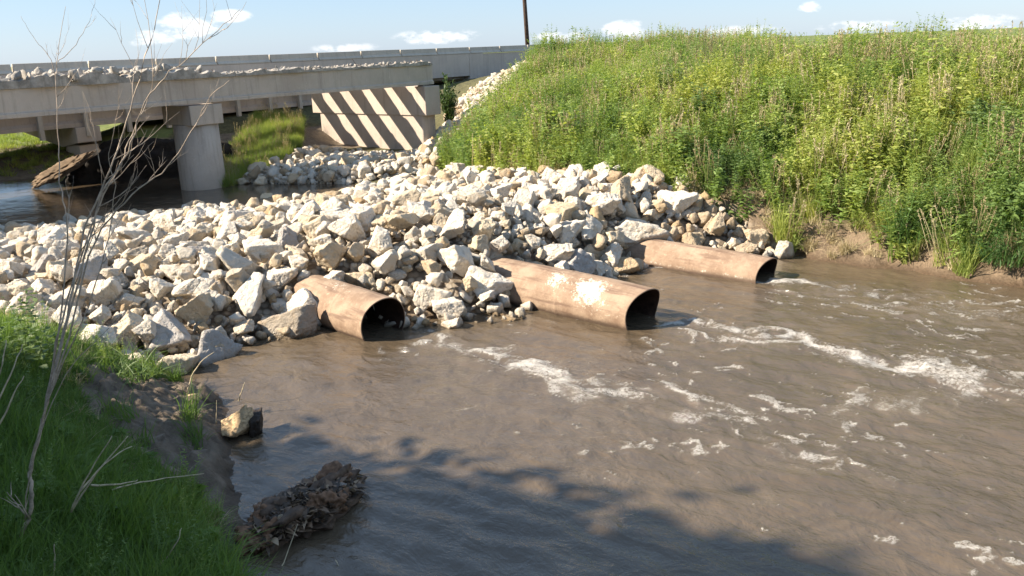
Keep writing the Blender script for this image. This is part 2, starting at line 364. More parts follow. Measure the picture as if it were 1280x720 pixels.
def ground_material():
    m, nt, n, l = mat('ground'); g = G(nt); p = g.pos()
    mud = g.node('ShaderNodeAttribute', attribute_name='mud').outputs['Fac']; gra = g.node('ShaderNodeAttribute', attribute_name='gravel').outputs['Fac']
    a = g.noise(p, .8, 6, .7); b = g.noise(p, 6, 6, .7); f = g.noise(p, 30, 5, .7)
    soil = g.mix(g.mrange(b, .35, .65), (.065, .06, .03), (.12, .11, .05))
    grassy = g.mix(g.mrange(a, .3, .7), (.09, .12, .035), (.17, .19, .065))
    field = g.node('ShaderNodeAttribute', attribute_name='field').outputs['Fac']
    c = g.mix(field, soil, grassy)
    mudc = g.mix(g.mrange(b, .3, .7), (.105, .078, .055), (.20, .155, .112))
    c = g.mix(mud, c, mudc)
    cut = g.node('ShaderNodeAttribute', attribute_name='cut').outputs['Fac']
    c = g.mix(cut, c, g.mix(g.mrange(f, .3, .7), (.12, .085, .055), (.22, .16, .105)))
    vor = g.node('ShaderNodeTexVoronoi'); l.new(p, vor.inputs['Vector']); vor.inputs['Scale'].default_value = 9
    grc = g.mix(g.mrange(vor.outputs['Color'], .2, .8), (.36, .29, .21), (.56, .48, .38))
    grc = g.mix(g.mrange(vor.outputs['Distance'], .3, .7), grc, (.2, .155, .11))
    c = g.mix(gra, c, grc)
    sp = g.node('ShaderNodeSeparateXYZ'); l.new(p, sp.inputs[0])
    wet = g.mrange(g.math('ADD', sp.outputs[2], g.math('MULTIPLY', b, .1)), .05, .2, 1, 0)
    c = g.mix(wet, c, g.mix(1.0, c, (.5, .45, .4), 'MULTIPLY'))
    h = g.math('ADD', g.math('MULTIPLY', b, .7), g.math('MULTIPLY', f, .3))
    rough = g.math('SUBTRACT', .95, g.math('MULTIPLY', g.math('MAXIMUM', wet, g.math('MULTIPLY', mud, .6)), .35))
    g.out(g.bsdf(c, rough, g.bump(h, .7, .08), .25)); return m
GX = np.unique(np.round(np.r_[axis(-24, 19, .16, 2500), np.arange(-6, -1.8, .05), np.arange(4.6, 10, .06)], 3)); GY = np.unique(np.round(np.r_[axis(-4, 46, .16, 2500), np.arange(5.5, 10.8, .05), np.arange(11.4, 16.6, .06)], 3))
xx, yy = np.meshgrid(GX, GY); ZZ = terrain(xx, yy)
dm = polydist(xx, yy, MUD_POLY); inm = inpoly(xx, yy, MUD_POLY)
mudA = np.where(inm, 1, np.clip(1-dm/.5, 0, 1)); mudA = np.maximum(mudA, smooth(.12, -.05, ZZ))
under = inpoly(xx, yy, np.array([(-18, 24), (-9.5, 24.6), (-8, 27), (-7, 33), (-2, 39), (-8, 46), (-22, 32)]))
mudA = np.maximum(mudA, np.where(under & (ZZ < 1.1), .9, 0))
PIER_RUB = np.array([(-8.2, 26.1), (-7.0, 25.8), (-4.6, 25.3), (-3.1, 25.4), (-2.0, 26.2), (-2.3, 28.5), (-1.7, 30.4), (-.6, 33), (.3, 35), (1.2, 38.2), (.6, 41), (-1.0, 40), (-2.2, 37.5), (-2.7, 34.5), (-3.2, 31.8), (-5.5, 32.2), (-7.6, 32.0), (-7.7, 28.8), (-8.1, 27.2)])
graA = np.maximum(np.where(inpoly(xx, yy, BERM_POLY), 1, 0), np.where(inpoly(xx, yy, PIER_RUB), 1, 0)).astype(float)
bd = bank_d(xx, yy)
cutA = smooth(.9, .25, bd+fbm(xx*1.3, yy*1.3, s=31)*.35)*(bd > -1)*smooth(20, 17, yy)
fieldA = np.clip(smooth(36, 60, np.hypot(xx+2, yy-20))+((xx < -13) & (yy > 29)), 0, 1)
gr = grid_mesh('ground', GX, GY, ZZ, ground_material(), dict(mud=mudA, gravel=graA, cut=cutA, field=fieldA)); link(gr)
tag(gr, 'earth banks, stream bed and fields around the creek', 'ground', kind='structure')

# ------------------------------------------------------------------ water
FLOW = (.73, -.68)
def wmat(name, base, foam=True, bscale=1.0):
    m, nt, n, l = mat(name); g = G(nt); p = g.pos()
    rot = g.mapping(p, (1, 1, 1), (0, 0, R(43)))
    st = g.mapping(rot, (.85, 1.2, 1))
    murk = g.noise(st, .5, 5, .6); murk2 = g.noise(st, 2.0, 5, .65)
    c = g.mix(g.mrange(murk, .3, .7), tuple(x*.86 for x in base), tuple(x*1.14 for x in base))
    c = g.mix(g.mrange(murk2, .5, .75, 0, .25), c, tuple(x*1.35 for x in base))
    w1 = g.noise(st, 3.2*bscale, 6, .58, .6); w2 = g.noise(g.mapping(rot, (.8, 1.25, 1)), 11*bscale, 5, .6, .4)
    h = g.math('ADD', g.math('MULTIPLY', w1, .75), g.math('MULTIPLY', w2, .25))
    rough = .07
    if foam:
        at = g.node('ShaderNodeAttribute', attribute_name='foam').outputs['Fac']
        f1 = g.noise(g.mapping(rot, (.55, 1.25, 1)), 5.5, 7, .68, 1.2); f2 = g.noise(p, 30, 5, .8, .4); f3 = g.noise(g.mapping(rot, (.7, 1.2, 1)), 15, 6, .72, 1.4); f4 = g.noise(g.mapping(rot, (.8, 1.2, 1)), 40, 4, .7, 1.0)
        rd = g.math('SUBTRACT', 1.0, g.math('MULTIPLY', g.math('ABSOLUTE', g.math('SUBTRACT', f1, .5)), 9.0), clamp=True)
        rd2 = g.math('SUBTRACT', 1.0, g.math('MULTIPLY', g.math('ABSOLUTE', g.math('SUBTRACT', f3, .5)), 8.0), clamp=True)
        rd3 = g.math('SUBTRACT', 1.0, g.math('MULTIPLY', g.math('ABSOLUTE', g.math('SUBTRACT', f4, .5)), 9.0), clamp=True)
        web = g.math('MAXIMUM', g.math('MULTIPLY', rd, .8), g.math('MAXIMUM', g.math('MULTIPLY', rd2, .95), g.math('MULTIPLY', rd3, .6)))
        q = g.math('MULTIPLY', at, g.math('SUBTRACT', g.math('MULTIPLY', web, 1.25), .06))
        q = g.math('ADD', q, g.math('MULTIPLY', g.math('MULTIPLY_ADD', f2, 1.3, -.65), at))
        fm = g.mrange(q, .16, .62)
        c = g.mix(g.math('MULTIPLY', fm, .92), c, g.mix(g.mrange(f2, .3, .7), (.36, .32, .27), (.66, .63, .58)))
        c = g.mix(g.math('MULTIPLY', at, .22), c, (.34, .29, .23))
        h = g.math('ADD', h, g.math('MULTIPLY', fm, .35))
        rough = g.math('ADD', .07, g.math('MULTIPLY', fm, .5))
    b = g.bsdf(c, rough, g.bump(h, .6 if foam else .12, .09), .8); b.inputs['IOR'].default_value = 1.42
    g.out(b); return m
STREAMS = [  # (world polyline from pixels, widths, strength): the white water below each pipe
 ([(812, 408), (860, 402), (920, 410), (985, 424), (1040, 440), (1110, 455), (1190, 462), (1250, 472)], (.05, .42), 1.15),
 ([(840, 415), (900, 424), (980, 432), (1060, 446), (1140, 466)], (.04, .25), .9),
 ([(1235, 478), (1190, 496), (1120, 510), (1060, 500)], (.15, .3), .55),
 ([(1060, 500), (1080, 530), (1110, 560)], (.2, .3), .4),
 ([(960, 350), (1010, 352), (1060, 362), (1120, 372), (1180, 378), (1235, 392)], (.08, .4), .75),
 ([(980, 360), (1060, 380), (1140, 384), (1240, 408)], (.05, .35), .5),
 ([(505, 430), (545, 420), (585, 432), (600, 445)], (.16, .2), .8),
 ([(450, 434), (520, 446), (600, 466)], (.1, .2), .5),
 ([(620, 440), (660, 456), (700, 470), (745, 488), (780, 494)], (.2, .26), .95),
 ([(690, 462), (702, 486), (740, 497)], (.12, .2), .8),
 ([(800, 478), (850, 490), (885, 502), (890, 528)], (.06, .22), .85),
 ([(885, 502), (925, 530), (950, 560), (1010, 585)], (.14, .32), .6),
 ([(1010, 585), (1060, 592), (1110, 604), (1135, 628)], (.2, .3), .62),
 ([(900, 528), (830, 520), (760, 520), (700, 515)], (.2, .3), .42),
 ([(640, 500), (600, 480), (560, 480)], (.12, .2), .38),
 ([(960, 630), (1010, 640), (1060, 660)], (.15, .25), .24)]
WX = axis(-5.2, 11, .035, 70); WY = axis(4.6, 16.6, .035, 60); WX = WX[WX > -5.4]; WY = WY[(WY < 17.6) & (WY > -60)]
wx, wy = np.meshgrid(WX, WY)
a_ = wx*FLOW[0]+wy*FLOW[1]; b_ = -wx*FLOW[1]+wy*FLOW[0]
foam = np.zeros(wx.shape); turb = np.zeros(wx.shape)
near = (wx > -5) & (wx < 11.2) & (wy > 4.6) & (wy < 16.5)
wa, wb = wx[near], wy[near]
qx = wa+fbm(wa*1.3, wb*1.3, s=40)*.42+fbm(wa*4, wb*4, s=42)*.12; qy = wb+fbm(wa*1.3, wb*1.3, s=45)*.36+fbm(wa*4, wb*4, s=47)*.10
F = np.zeros(qx.shape); TB = np.zeros(qx.shape)
for pts, (w0, w1), s in STREAMS:
    P = [atz(x, y)[:2] for x, y in pts]; n = len(P)-1
    best = np.zeros(qx.shape)
    for i in range(n):
        e = P[i+1]-P[i]; t = np.clip(((qx-P[i][0])*e[0]+(qy-P[i][1])*e[1])/(e@e), 0, 1)
        d = np.hypot(qx-P[i][0]-t*e[0], qy-P[i][1]-t*e[1]); u = (i+t)/n; w = (w0+(w1-w0)*u)*1.05
        best = np.maximum(best, np.exp(-(d/w)**2)*(1-.55*u)); TB = np.maximum(TB, np.exp(-(d/(w*2.2))**2)*s)
    F = np.maximum(F, best*s)
# lacy break-up: ridged noise drawn out along the current
an, bn = qx*FLOW[0]+qy*FLOW[1], -qx*FLOW[1]+qy*FLOW[0]
rid = 1-np.abs(fbm(an*1.9, bn*3.4, o=4, s=60))*2.6
F = F*np.clip(.30+.85*rid, 0, 1.2)
# scattered flecks over the whole riffle
fl = fbm(an*4.5, bn*9.0, o=4, s=71)+.35*fbm(an*.7, bn*.9, o=2, s=75); F = np.maximum(F, smooth(.34, .6, fl)*.5*smooth(-3, 0, qx+.5*(qy-10)))
rf = 1-np.abs(fbm(an*2.6, bn*6.0, o=5, s=131))*5.0
F = np.maximum(F, np.clip(TB, 0, 1)**1.2*.62*np.clip(rf, 0, 1))
foam[near] = np.clip(F, 0, 1.2); turb[near] = TB
wz = .034*fbm(a_*.8, b_*1.6, o=4, s=80)+.020*fbm(a_*2.4, b_*4.2, o=3, s=84)
wz = wz+turb*(.045*fbm(a_*1.5, b_*2.6, o=4, s=90)+.03*fbm(a_*4, b_*6, o=3, s=93))+foam*.016
# standing ripples off the near bank
wz = wz+.016*np.sin((wx*.55+wy*.84)*15+fbm(wx*1.1, wy*1.1, s=97)*5)*smooth(9.6, 8, wy)*smooth(2.5, .5, wx)*(.4+.6*vnoise(wx*.8, wy*.8, s=99))
wat = grid_mesh('water', WX, WY, wz, wmat('muddy water', (.096, .071, .046)), dict(foam=foam)); link(wat)
tag(wat, 'muddy brown creek water running below the pipes with white foam', 'water', kind='structure')
PX = axis(-30, -1.2, .12, 90); PX = PX[PX < -1.2]; PY = axis(18.5, 33, .12, 70); PY = PY[(PY > 18.5) & (PY < 48)]
px_, py_ = np.meshgrid(PX, PY)
pool = grid_mesh('water', PX, PY, .25+.004*fbm(px_*1.3, py_*1.3, o=3, s=101), wmat('pool water', (.085, .062, .04), False, .8)); link(pool)
tag(pool, 'calm brown pool held back above the rock crossing, under the bridges', 'water', kind='structure')
TERRAIN_END = True

# ------------------------------------------------------------------ rocks
import bmesh
def ico(sub):
    bm = bmesh.new(); bmesh.ops.create_icosphere(bm, subdivisions=sub, radius=1)
    v = np.array([x.co[:] for x in bm.verts]); f = np.array([[q.index for q in p.verts] for p in bm.faces]); bm.free(); return v, f
ICO = {s: ico(s) for s in (3, 5)}
def rock_mesh(seed, sub, m):
    rng = np.random.default_rng(seed); d, f = ICO[sub]
    k = rng.integers(9, 14); nrm = rng.normal(size=(k*3, 3)); nrm /= np.linalg.norm(nrm, axis=1)[:, None]
    keep = []                                  # spread the cutting planes over the sphere
    for q in nrm:
        if all(q@nrm[j] < .58 for j in keep): keep.append(len(keep) if False else int(np.where((nrm == q).all(1))[0][0]))
    nrm = nrm[keep]; off = rng.uniform(.60, 1.0, len(nrm))
    dn = d@nrm.T; rr = np.where(dn > .08, off/np.maximum(dn, .08), 9.0)
    K = rng.uniform(28, 60); mn = rr.min(1); r = mn-np.log(np.exp(-K*(rr-mn[:, None])).sum(1))/K; r = np.minimum(r, 1.62+.1*vnoise(d[:, 0]*2, d[:, 1]*2, d[:, 2]*2, seed % 31))
    P = d*r[:, None]
    s = seed % 97
    ns = fbm(P[:, 0]*1.7+seed, P[:, 1]*1.7, P[:, 2]*1.7, o=5, s=s, g=.55)
    chip = np.abs(fbm(P[:, 0]*3.2, P[:, 1]*3.2+seed, P[:, 2]*3.2, o=4, s=s+3))
    P = P*(1+ns*.16-np.clip(.10-chip, 0, 1)*.7)[:, None]
    P = P*np.array([1, rng.uniform(.78, 1.0), rng.uniform(.68, .92)])
    P = P/np.abs(P).max()
    me = raw_mesh('rock', P, f, m).data
    return me
ROCKS_HI = [rock_mesh(100+i, 5, ROCK) for i in range(12)]+[rock_mesh(140+i, 5, ROCK_TAN) for i in range(4)]+[rock_mesh(160+i, 5, ROCK_GREY) for i in range(4)]
ROCKS_LO = [rock_mesh(100+i, 3, ROCK) for i in range(10)]+[rock_mesh(140+i, 3, ROCK_TAN) for i in range(4)]
PIPES = [  # (mouth near waterline px, axis direction, radius, centre z, length)
 ((-1.89, 11.83), .40, .19, .50), ((1.93, 11.93), .42, .15, 1.85), ((4.40, 14.10), .37, .02, 2.5)]
AX = np.array([.745, -.667])
AXES = [np.array([.70, -.714]), np.array([.745, -.667]), np.array([.755, -.656])]
def berm_top(x, y): return float(B0(np.array([x]), np.array([y]))[0])
class Packer:
    def __init__(s): s.c = np.zeros((6000, 4)); s.n = 0
    def rest(s, x, y, r, floor, ov=.80):
        z = floor
        c = s.c[:s.n]; d = np.hypot(c[:, 0]-x, c[:, 1]-y); rs = (c[:, 3]+r)*ov; k = d < rs
        if k.any(): z = max(z, float((c[k, 2]+np.sqrt(rs[k]**2-d[k]**2)).max()))
        return z
    def put(s, x, y, z, r): s.c[s.n] = (x, y, z, r); s.n += 1
def pipe_floor(x, y, r):      # rocks lying over the buried length rest on the barrel
    f = -9.0
    for (c, pr, cz, L), ax in zip(PIPES, AXES):
        v = np.array([x-c[0], y-c[1]]); t = -(v@ax); h = abs(v[0]*(-ax[1])+v[1]*ax[0])
        if L < t < 3.2 and h < pr: f = max(f, cz+math.sqrt((pr+r*.42)**2-h*h))
    return f
def in_pipe(x, y, z, r):
    for (c, pr, cz, L), ax in zip(PIPES, AXES):
        v = np.array([x-c[0], y-c[1]]); t = -(v@ax)
        if -.7 < t < 3.2:
            d = math.hypot(abs(v[0]*(-ax[1])+v[1]*ax[0]), z-cz)
            if d < pr+r*(.62 if t < L else .38): return True
    return False
pk = Packer(); ROCKS = []     # (x, y, z, r, zone, hero label or None)
HEROES = [  # px centre, px half size, label
 (311, 369, 27, 'tall pale boulder with a pointed top, leaning below a white slab'),
 (300, 328, 24, 'bright white angular boulder lying along the shoulder above the tall pointed boulder'),
 (247, 385, 23, 'blocky cream boulder low in the bank-side face, beside the tall pointed boulder'),
 (365, 415, 25, 'flat grey boulder at the waterline beside the short pipe'),
 (380, 383, 22, 'rounded boulder with one sunlit side resting against the short pipe'),
 (214, 414, 22, 'grey flat-topped boulder two rocks above the waterline near the muddy shelf'),
 (271, 445, 23, 'low brown-grey boulder at the waterline between muddy shelf and short pipe'),
 (225, 466, 21, 'last upright boulder at the waterline beside the muddy shelf'),
 (532, 367, 23, 'block-shaped boulder standing between the short pipe and the lime-stained pipe'),
 (574, 322, 24, 'very bright white boulder above the gap between the short and lime-stained pipes'),
 (611, 352, 22, 'upright pale boulder leaning on the back end of the lime-stained pipe'),
 (568, 283, 20, 'square pale boulder on top of the crossing above the bright white boulder'),
 (505, 276, 17, 'smooth upright boulder on top of the crossing with a flat sunlit cheek'),
 (720, 330, 18, 'small grey boulder sitting just above the lime-stained pipe'),
 (700, 266, 21, 'bright broad boulder high on the crossing above the lime-stained pipe'),
 (798, 288, 27, 'broad pale boulder above the back end of the thin brown pipe'),
 (781, 332, 16, 'yellowish boulder at the water beside the back end of the thin brown pipe'),
 (846, 250, 19, 'white square block at the foot of the weedy embankment'),
 (978, 313, 14, 'single white stone at the water beyond the mouth of the thin brown pipe'),
 (655, 250, 18, 'sunlit wedge-shaped boulder on the crest of the crossing'),
 (410, 318, 20, 'pale cube-like boulder on the shoulder uphill of the short pipe'),
 (130, 362, 20, 'flat cream boulder on the bank-side shoulder behind the bare sapling'),
 (118, 424, 24, 'large shaded boulder half covered by the leafy bank plants'),
 (335, 255, 14, 'light boulder on the upstream edge of the crossing beside the pool')]
def march(px, py, f, lift=0.0):
    d = ray(px, py); t = 6.0
    while t < 60:
        p = CPOS+d*t
        if p[2] <= f(p[0], p[1])+lift: return p
        t += .03
    return None
for hx, hy, hp, lab in HEROES:
    p = march(hx, hy, berm_top, .08)
    r = hp*np.linalg.norm(p-CPOS)/FL*1.0
    z = max(p[2]-r*.1, .05)
    ROCKS.append((p[0], p[1], z, r, 'hero', lab)); pk.put(p[0], p[1], z, r)
def zone(x, y):
    if x > 2.9 and y < 17.3: return 'tan'
    if y > 21.2-.25*(x+9)*(x < -4) and x < -2: return 'pool'
    if x < -4.4 and y < 13.2: return 'bank'
    if y < 14.2 and x < -2.6: return 'face'
    if y < 14.6 and x < .3: return 'between'
    if x >= .3 and y < 17: return 'above'
    return 'top'
# small fill stones first form the bed, then bigger rocks are dropped one by one onto those already lying
NTRY = 26000
bx = RNG.uniform(-14.5, 5.4, NTRY); by = RNG.uniform(9.8, 25.3, NTRY)
ok = inpoly(bx, by, BERM_POLY); bx, by = bx[ok], by[ok]; bzz = B0(bx, by)
for i in range(len(bx)):
    x, y, bz = bx[i], by[i], bzz[i]
    zn = zone(x, y); u = RNG.random()
    if zn in ('face', 'between', 'bank'): r = .10+.19*u**1.7
    elif zn == 'above': r = .10+.19*u**1.7
    elif zn == 'tan': r = .07+.2*u**2
    elif zn == 'pool': r = .08+.13*u
    else: r = .08+.20*u**2.2
    if polydist(np.array([x]), np.array([y]), BERM_POLY)[0] < r*.5 and zn in ('tan', 'bank'): continue
    z = pk.rest(x, y, r, max(bz-.22+r*.35, pipe_floor(x, y, r)))
    if z+r*.35 > bz+.15+.10*RNG.random()-.05*(r < .13): continue
    if in_pipe(x, y, z, r): continue
    pk.put(x, y, z, r); ROCKS.append((x, y, z, r, zn, None))
    if pk.n > 2600: break
# rock heap at the pier foot and up the ramp to the road
pr0 = []
for i in range(7000):
    x, y = RNG.uniform(-8.2, 1.2), RNG.uniform(24.2, 39.5)
    if not inpoly(np.array([x]), np.array([y]), PIER_RUB)[0]: continue
    r = .07+.17*RNG.random()**2.2
    pr0.append((x, y, r))
pz = terrain(np.array([q[0] for q in pr0]), np.array([q[1] for q in pr0]))
n_b = len(ROCKS)
for (x, y, r), tz in zip(pr0, pz):
    if tz < .15: continue
    z = pk.rest(x, y, r, tz+r*.3, .75)
    if z > tz+.17+.2*(y < 28.5): continue
    if pk.n > 5600: break
    pk.put(x, y, z, r); ROCKS.append((x, y, z, r, 'pier' if y < 32 else 'ramp', None))
RK = np.array([q[:4] for q in ROCKS])
dist = np.linalg.norm(RK[:, :3]-CPOS, axis=1)
# how much of each rock stands clear: neighbours that cover it from above
expo = np.ones(len(RK))
for i in range(len(RK)):
    d = RK[:, :3]-RK[i, :3]; h = np.hypot(d[:, 0], d[:, 1]); k = (d[:, 2] > .25*RK[i, 3]) & (h < RK[:, 3]*.8+RK[i, 3]*.3)
    expo[i] = .55**k.sum()
xv = RK[:, :3]-CPOS; dz_ = xv@FW; su = 640+FL*(xv@RX)/dz_; sv = 360-FL*(xv@UX)/dz_
score = RK[:, 3]/dist*expo; score[(su < 0) | (su > 1280)] *= .01
order = np.argsort(-score); heroes = [i for i, q in enumerate(ROCKS) if q[5]]
chosen = heroes+[int(i) for i in order if ROCKS[i][5] is None][:296-len(heroes)]
ZL = {'bank': ('pale limestone rock piled at the grassy bank end of the crossing', 'rocks at the grassy bank end'),
      'face': ('pale limestone rock in the wet-footed face beside the short pipe', 'rocks in the face beside the short pipe'),
      'between': ('limestone rock heaped between the short pipe and the lime-stained pipe', 'rocks between the short and lime-stained pipes'),
      'above': ('bright limestone rock heaped above the lime-stained and thin brown pipes', 'rocks above the lime-stained and thin brown pipes'),
      'tan': ('earthy tan rock heaped behind the thin brown pipe by the cut bank', 'tan rocks by the cut bank'),
      'pool': ('limestone rock along the pool edge of the crossing', 'rocks along the pool edge'),
      'top': ('sun-bleached limestone rock strewn over the flat top of the crossing', 'rocks on the flat top of the crossing'),
      'pier': ('limestone rock at the foot of the striped pier', 'rocks at the foot of the striped pier'),
      'ramp': ('limestone rock on the rubble ramp climbing to the road', 'rocks on the rubble ramp')}
def rock_pose(i):
    x, y, z, r, zn, lab = ROCKS[i]; rng = random.Random(i*7+1)
    rot = (rng.uniform(-.45, .45), rng.uniform(-.45, .45), rng.uniform(0, 6.28))
    s = r*1.36; return (x, y, z), rot, (s*rng.uniform(.9, 1.15), s*rng.uniform(.9, 1.1), s*rng.uniform(.92, 1.22)), rng
def kind_of(i, rng):
    zn = ROCKS[i][4]; u = rng.random()
    if ROCKS[i][5]: return rng.randrange(0, 12) if 'yellow' not in ROCKS[i][5] and 'grey' not in ROCKS[i][5] else (12+rng.randrange(4) if 'yellow' in ROCKS[i][5] else 16+rng.randrange(4))
    if zn == 'tan': return 12+rng.randrange(4) if u < .72 else rng.randrange(12)
    if zn in ('face', 'bank') and u < .12: return 16+rng.randrange(4)
    if u < .06: return 12+rng.randrange(4)
    return rng.randrange(12)
for i in chosen:
    loc, rot, sc, rng = rock_pose(i); k = kind_of(i, rng)
    o = bpy.data.objects.new('boulder' if ROCKS[i][5] else 'rock', ROCKS_HI[k]); o.location = loc; o.rotation_euler = rot; o.scale = sc; link(o)
    if ROCKS[i][5]: tag(o, ROCKS[i][5], 'rock', 'limestone rocks of the crossing')
    else: tag(o, ZL[ROCKS[i][4]][0], 'rock', ZL[ROCKS[i][4]][1])

# ---- scatter: one stuff object whose points carry copies
def proto_collection(name, objs):
    c = bpy.data.collections.new(name)
    for o in objs: c.objects.link(o)
    return c
def scatter(name, coll, P, rot, scl, idx, tint, label, cat):
    me = bpy.data.meshes.new(name); n = len(P)
    me.vertices.add(n); me.vertices.foreach_set('co', np.asarray(P, np.float32).ravel())
    for a, ty, v, key in (('rot', 'FLOAT_VECTOR', rot, 'vector'), ('scl', 'FLOAT_VECTOR', scl, 'vector'), ('idx', 'INT', idx, 'value'), ('tint', 'FLOAT', tint, 'value')):
        at = me.attributes.new(a, ty, 'POINT'); at.data.foreach_set(key, np.asarray(v, np.int32 if ty == 'INT' else np.float32).ravel())
    o = bpy.data.objects.new(name, me); link(o)
    ng = bpy.data.node_groups.new(name, 'GeometryNodeTree')
    ng.interface.new_socket('Geometry', in_out='INPUT', socket_type='NodeSocketGeometry'); ng.interface.new_socket('Geometry', in_out='OUTPUT', socket_type='NodeSocketGeometry')
    N = ng.nodes; L = ng.links; gi = N.new('NodeGroupInput'); go = N.new('NodeGroupOutput')
    ip = N.new('GeometryNodeInstanceOnPoints'); ci = N.new('GeometryNodeCollectionInfo'); ci.inputs['Collection'].default_value = coll
    ci.inputs['Separate Children'].default_value = True; ci.inputs['Reset Children'].default_value = True
    def attr(nm, ty):
        a = N.new('GeometryNodeInputNamedAttribute'); a.data_type = ty; a.inputs['Name'].default_value = nm; return a.outputs['Attribute']
    e2r = N.new('FunctionNodeEulerToRotation'); L.new(attr('rot', 'FLOAT_VECTOR'), e2r.inputs[0])
    m2p = N.new('GeometryNodeMeshToPoints'); L.new(gi.outputs[0], m2p.inputs[0]); L.new(m2p.outputs[0], ip.inputs['Points'])
    L.new(ci.outputs[0], ip.inputs['Instance']); ip.inputs['Pick Instance'].default_value = True
    L.new(attr('idx', 'INT'), ip.inputs['Instance Index']); L.new(e2r.outputs[0], ip.inputs['Rotation']); L.new(attr('scl', 'FLOAT_VECTOR'), ip.inputs['Scale'])
    L.new(ip.outputs[0], go.inputs[0])
    md = o.modifiers.new('scatter', 'NODES'); md.node_group = ng
    return tag(o, label, cat, kind='stuff')
rest = [i for i in range(len(ROCKS)) if i not in set(chosen)]
P, Ro, Sc, Ix = [], [], [], []
for i in rest:
    loc, rot, sc, rng = rock_pose(i); P.append(loc); Ro.append(rot); Sc.append(sc); k = kind_of(i, rng); Ix.append(min(k, 13) if k < 16 else k % 10)
# the small broken stone that fills the gaps
n_s = 16000
sx, sy = RNG.uniform(-14, 5.4, n_s), RNG.uniform(9.8, 25.5, n_s); k = inpoly(sx, sy, BERM_POLY); sx, sy = sx[k], sy[k]; sz = np.maximum(B0(sx, sy)-.20, -.1)
for x, y, z in zip(sx, sy, sz):
    if in_pipe(x, y, z, .04): continue
    r = .035+.075*RNG.random()**1.6; P.append((x, y, z+r*.5+RNG.random()*.14)); Ro.append(RNG.uniform(-1.5, 1.5, 3)); Sc.append(np.array([1, 1, 1])*r*1.2); Ix.append(RNG.integers(0, 14))
n_s = 9000
sx, sy = RNG.uniform(-8.2, 1.2, n_s), RNG.uniform(24.2, 39.5, n_s); k = inpoly(sx, sy, PIER_RUB); sx, sy = sx[k], sy[k]; sz = terrain(sx, sy)
for x, y, z in zip(sx, sy, sz):
    r = .03+.07*RNG.random()**1.5; P.append((x, y, z+r*.5+RNG.random()*.06)); Ro.append(RNG.uniform(-1.5, 1.5, 3)); Sc.append(np.array([1, 1, 1])*r*1.2); Ix.append(RNG.integers(0, 12))
lo = []
for j, me in enumerate(ROCKS_LO): lo.append(bpy.data.objects.new('stone_%02d' % j, me))
scatter('rubble', proto_collection('rubble stones', lo), P, Ro, Sc, Ix, np.zeros(len(P)), 'smaller broken limestone filling the crossing, pier foot and ramp', 'rubble')

# ------------------------------------------------------------------ culvert pipes
def pipe(c, ax, r, cz, L, label, crust, dent, tilt):
    th = .014; nu, nv = 64, 150; v, f, cr = [], [], []
    side = np.array([-ax[1], ax[0]])
    for inner in (0, 1):
        rr = r-(th if inner else 0)
        for j in range(nv+1):
            t = L*j/nv
            for i in range(nu):
                a = 2*math.pi*i/nu; ds = math.cos(a)*rr; dz = math.sin(a)*rr
                k = math.exp(-t/.35); ds *= 1+dent*k*.5; dz *= 1-dent*k*(1 if dz > 0 else .4)
                wob = .012*math.sin(3*a+t*2)*1
                ds *= 1+wob; dz *= 1+wob
                sm_ = .016*math.exp(-((t-L*.42)/.012)**2)*(0 if inner else 1); ds *= 1+sm_; dz *= 1+sm_
                tt = t+(.05*math.sin(a*2+1)*math.exp(-t/.2) if dent else .012*math.sin(a*3)*math.exp(-t/.1))-tilt*dz*math.exp(-t/.5)
                # local frame: x runs back along the pipe
                v.append((tt, ds, dz)); cr.append(crust(t, a))
    o = (nv+1)*nu
    for j in range(nv):
        for i in range(nu):
            i2 = (i+1) % nu; A, B, C, D = j*nu+i, j*nu+i2, (j+1)*nu+i2, (j+1)*nu+i
            f.append((A, D, C, B)); f.append((o+A, o+B, o+C, o+D))
    for i in range(nu):
        i2 = (i+1) % nu; f.append((i, i2, o+i2, o+i))
    ob = raw_mesh('culvert_pipe', np.array(v), np.array(f), [RUST, RUST_SHADE], dict(crust=cr)); link(ob)
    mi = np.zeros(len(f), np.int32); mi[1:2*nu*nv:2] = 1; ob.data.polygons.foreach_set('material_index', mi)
    ob.location = (c[0], c[1], cz); ob.rotation_euler = (0, R(-1.0), math.atan2(-ax[1], -ax[0]))
    tag(ob, label, 'pipe', 'steel culvert pipes'); return ob
def crust2(t, a):      # lime patches on the near flank and crown
    a = (a+math.pi) % (2*math.pi)-math.pi
    g1 = .62*math.exp(-((t-.80)/.34)**2-((a-.85)/.6)**2); g2 = .5*math.exp(-((t-1.45)/.22)**2-((a-1.0)/.5)**2); g3 = .2*math.exp(-((t-.4)/.5)**2-((a-.2)/.3)**2)
    return g1+g2+g3
def crust1(t, a):
    a = (a+math.pi) % (2*math.pi)-math.pi
    return .30*math.exp(-((t-1.0)/.4)**2-((a-1.5)/.5)**2)
def crust3(t, a):
    a = (a+math.pi) % (2*math.pi)-math.pi
    return .3*math.exp(-((a-.1)/.12)**2)+.25*math.exp(-((t-1.9)/.4)**2-((a-1.6)/.6)**2)
pipe(PIPES[0][0], AXES[0], .40, .19, 1.9, 'short rusty steel pipe coming out of the rocks nearest the muddy bank', crust1, 0.0, .12)
pipe(PIPES[1][0], AXES[1], .42, .15, 3.2, 'rusty orange steel pipe with white lime stains and a squashed mouth', crust2, .06, .1)
pipe(PIPES[2][0], AXES[2], .37, .02, 3.2, 'thin low brown steel pipe, half sunk, next to the weedy bank', crust3, .05, .05)

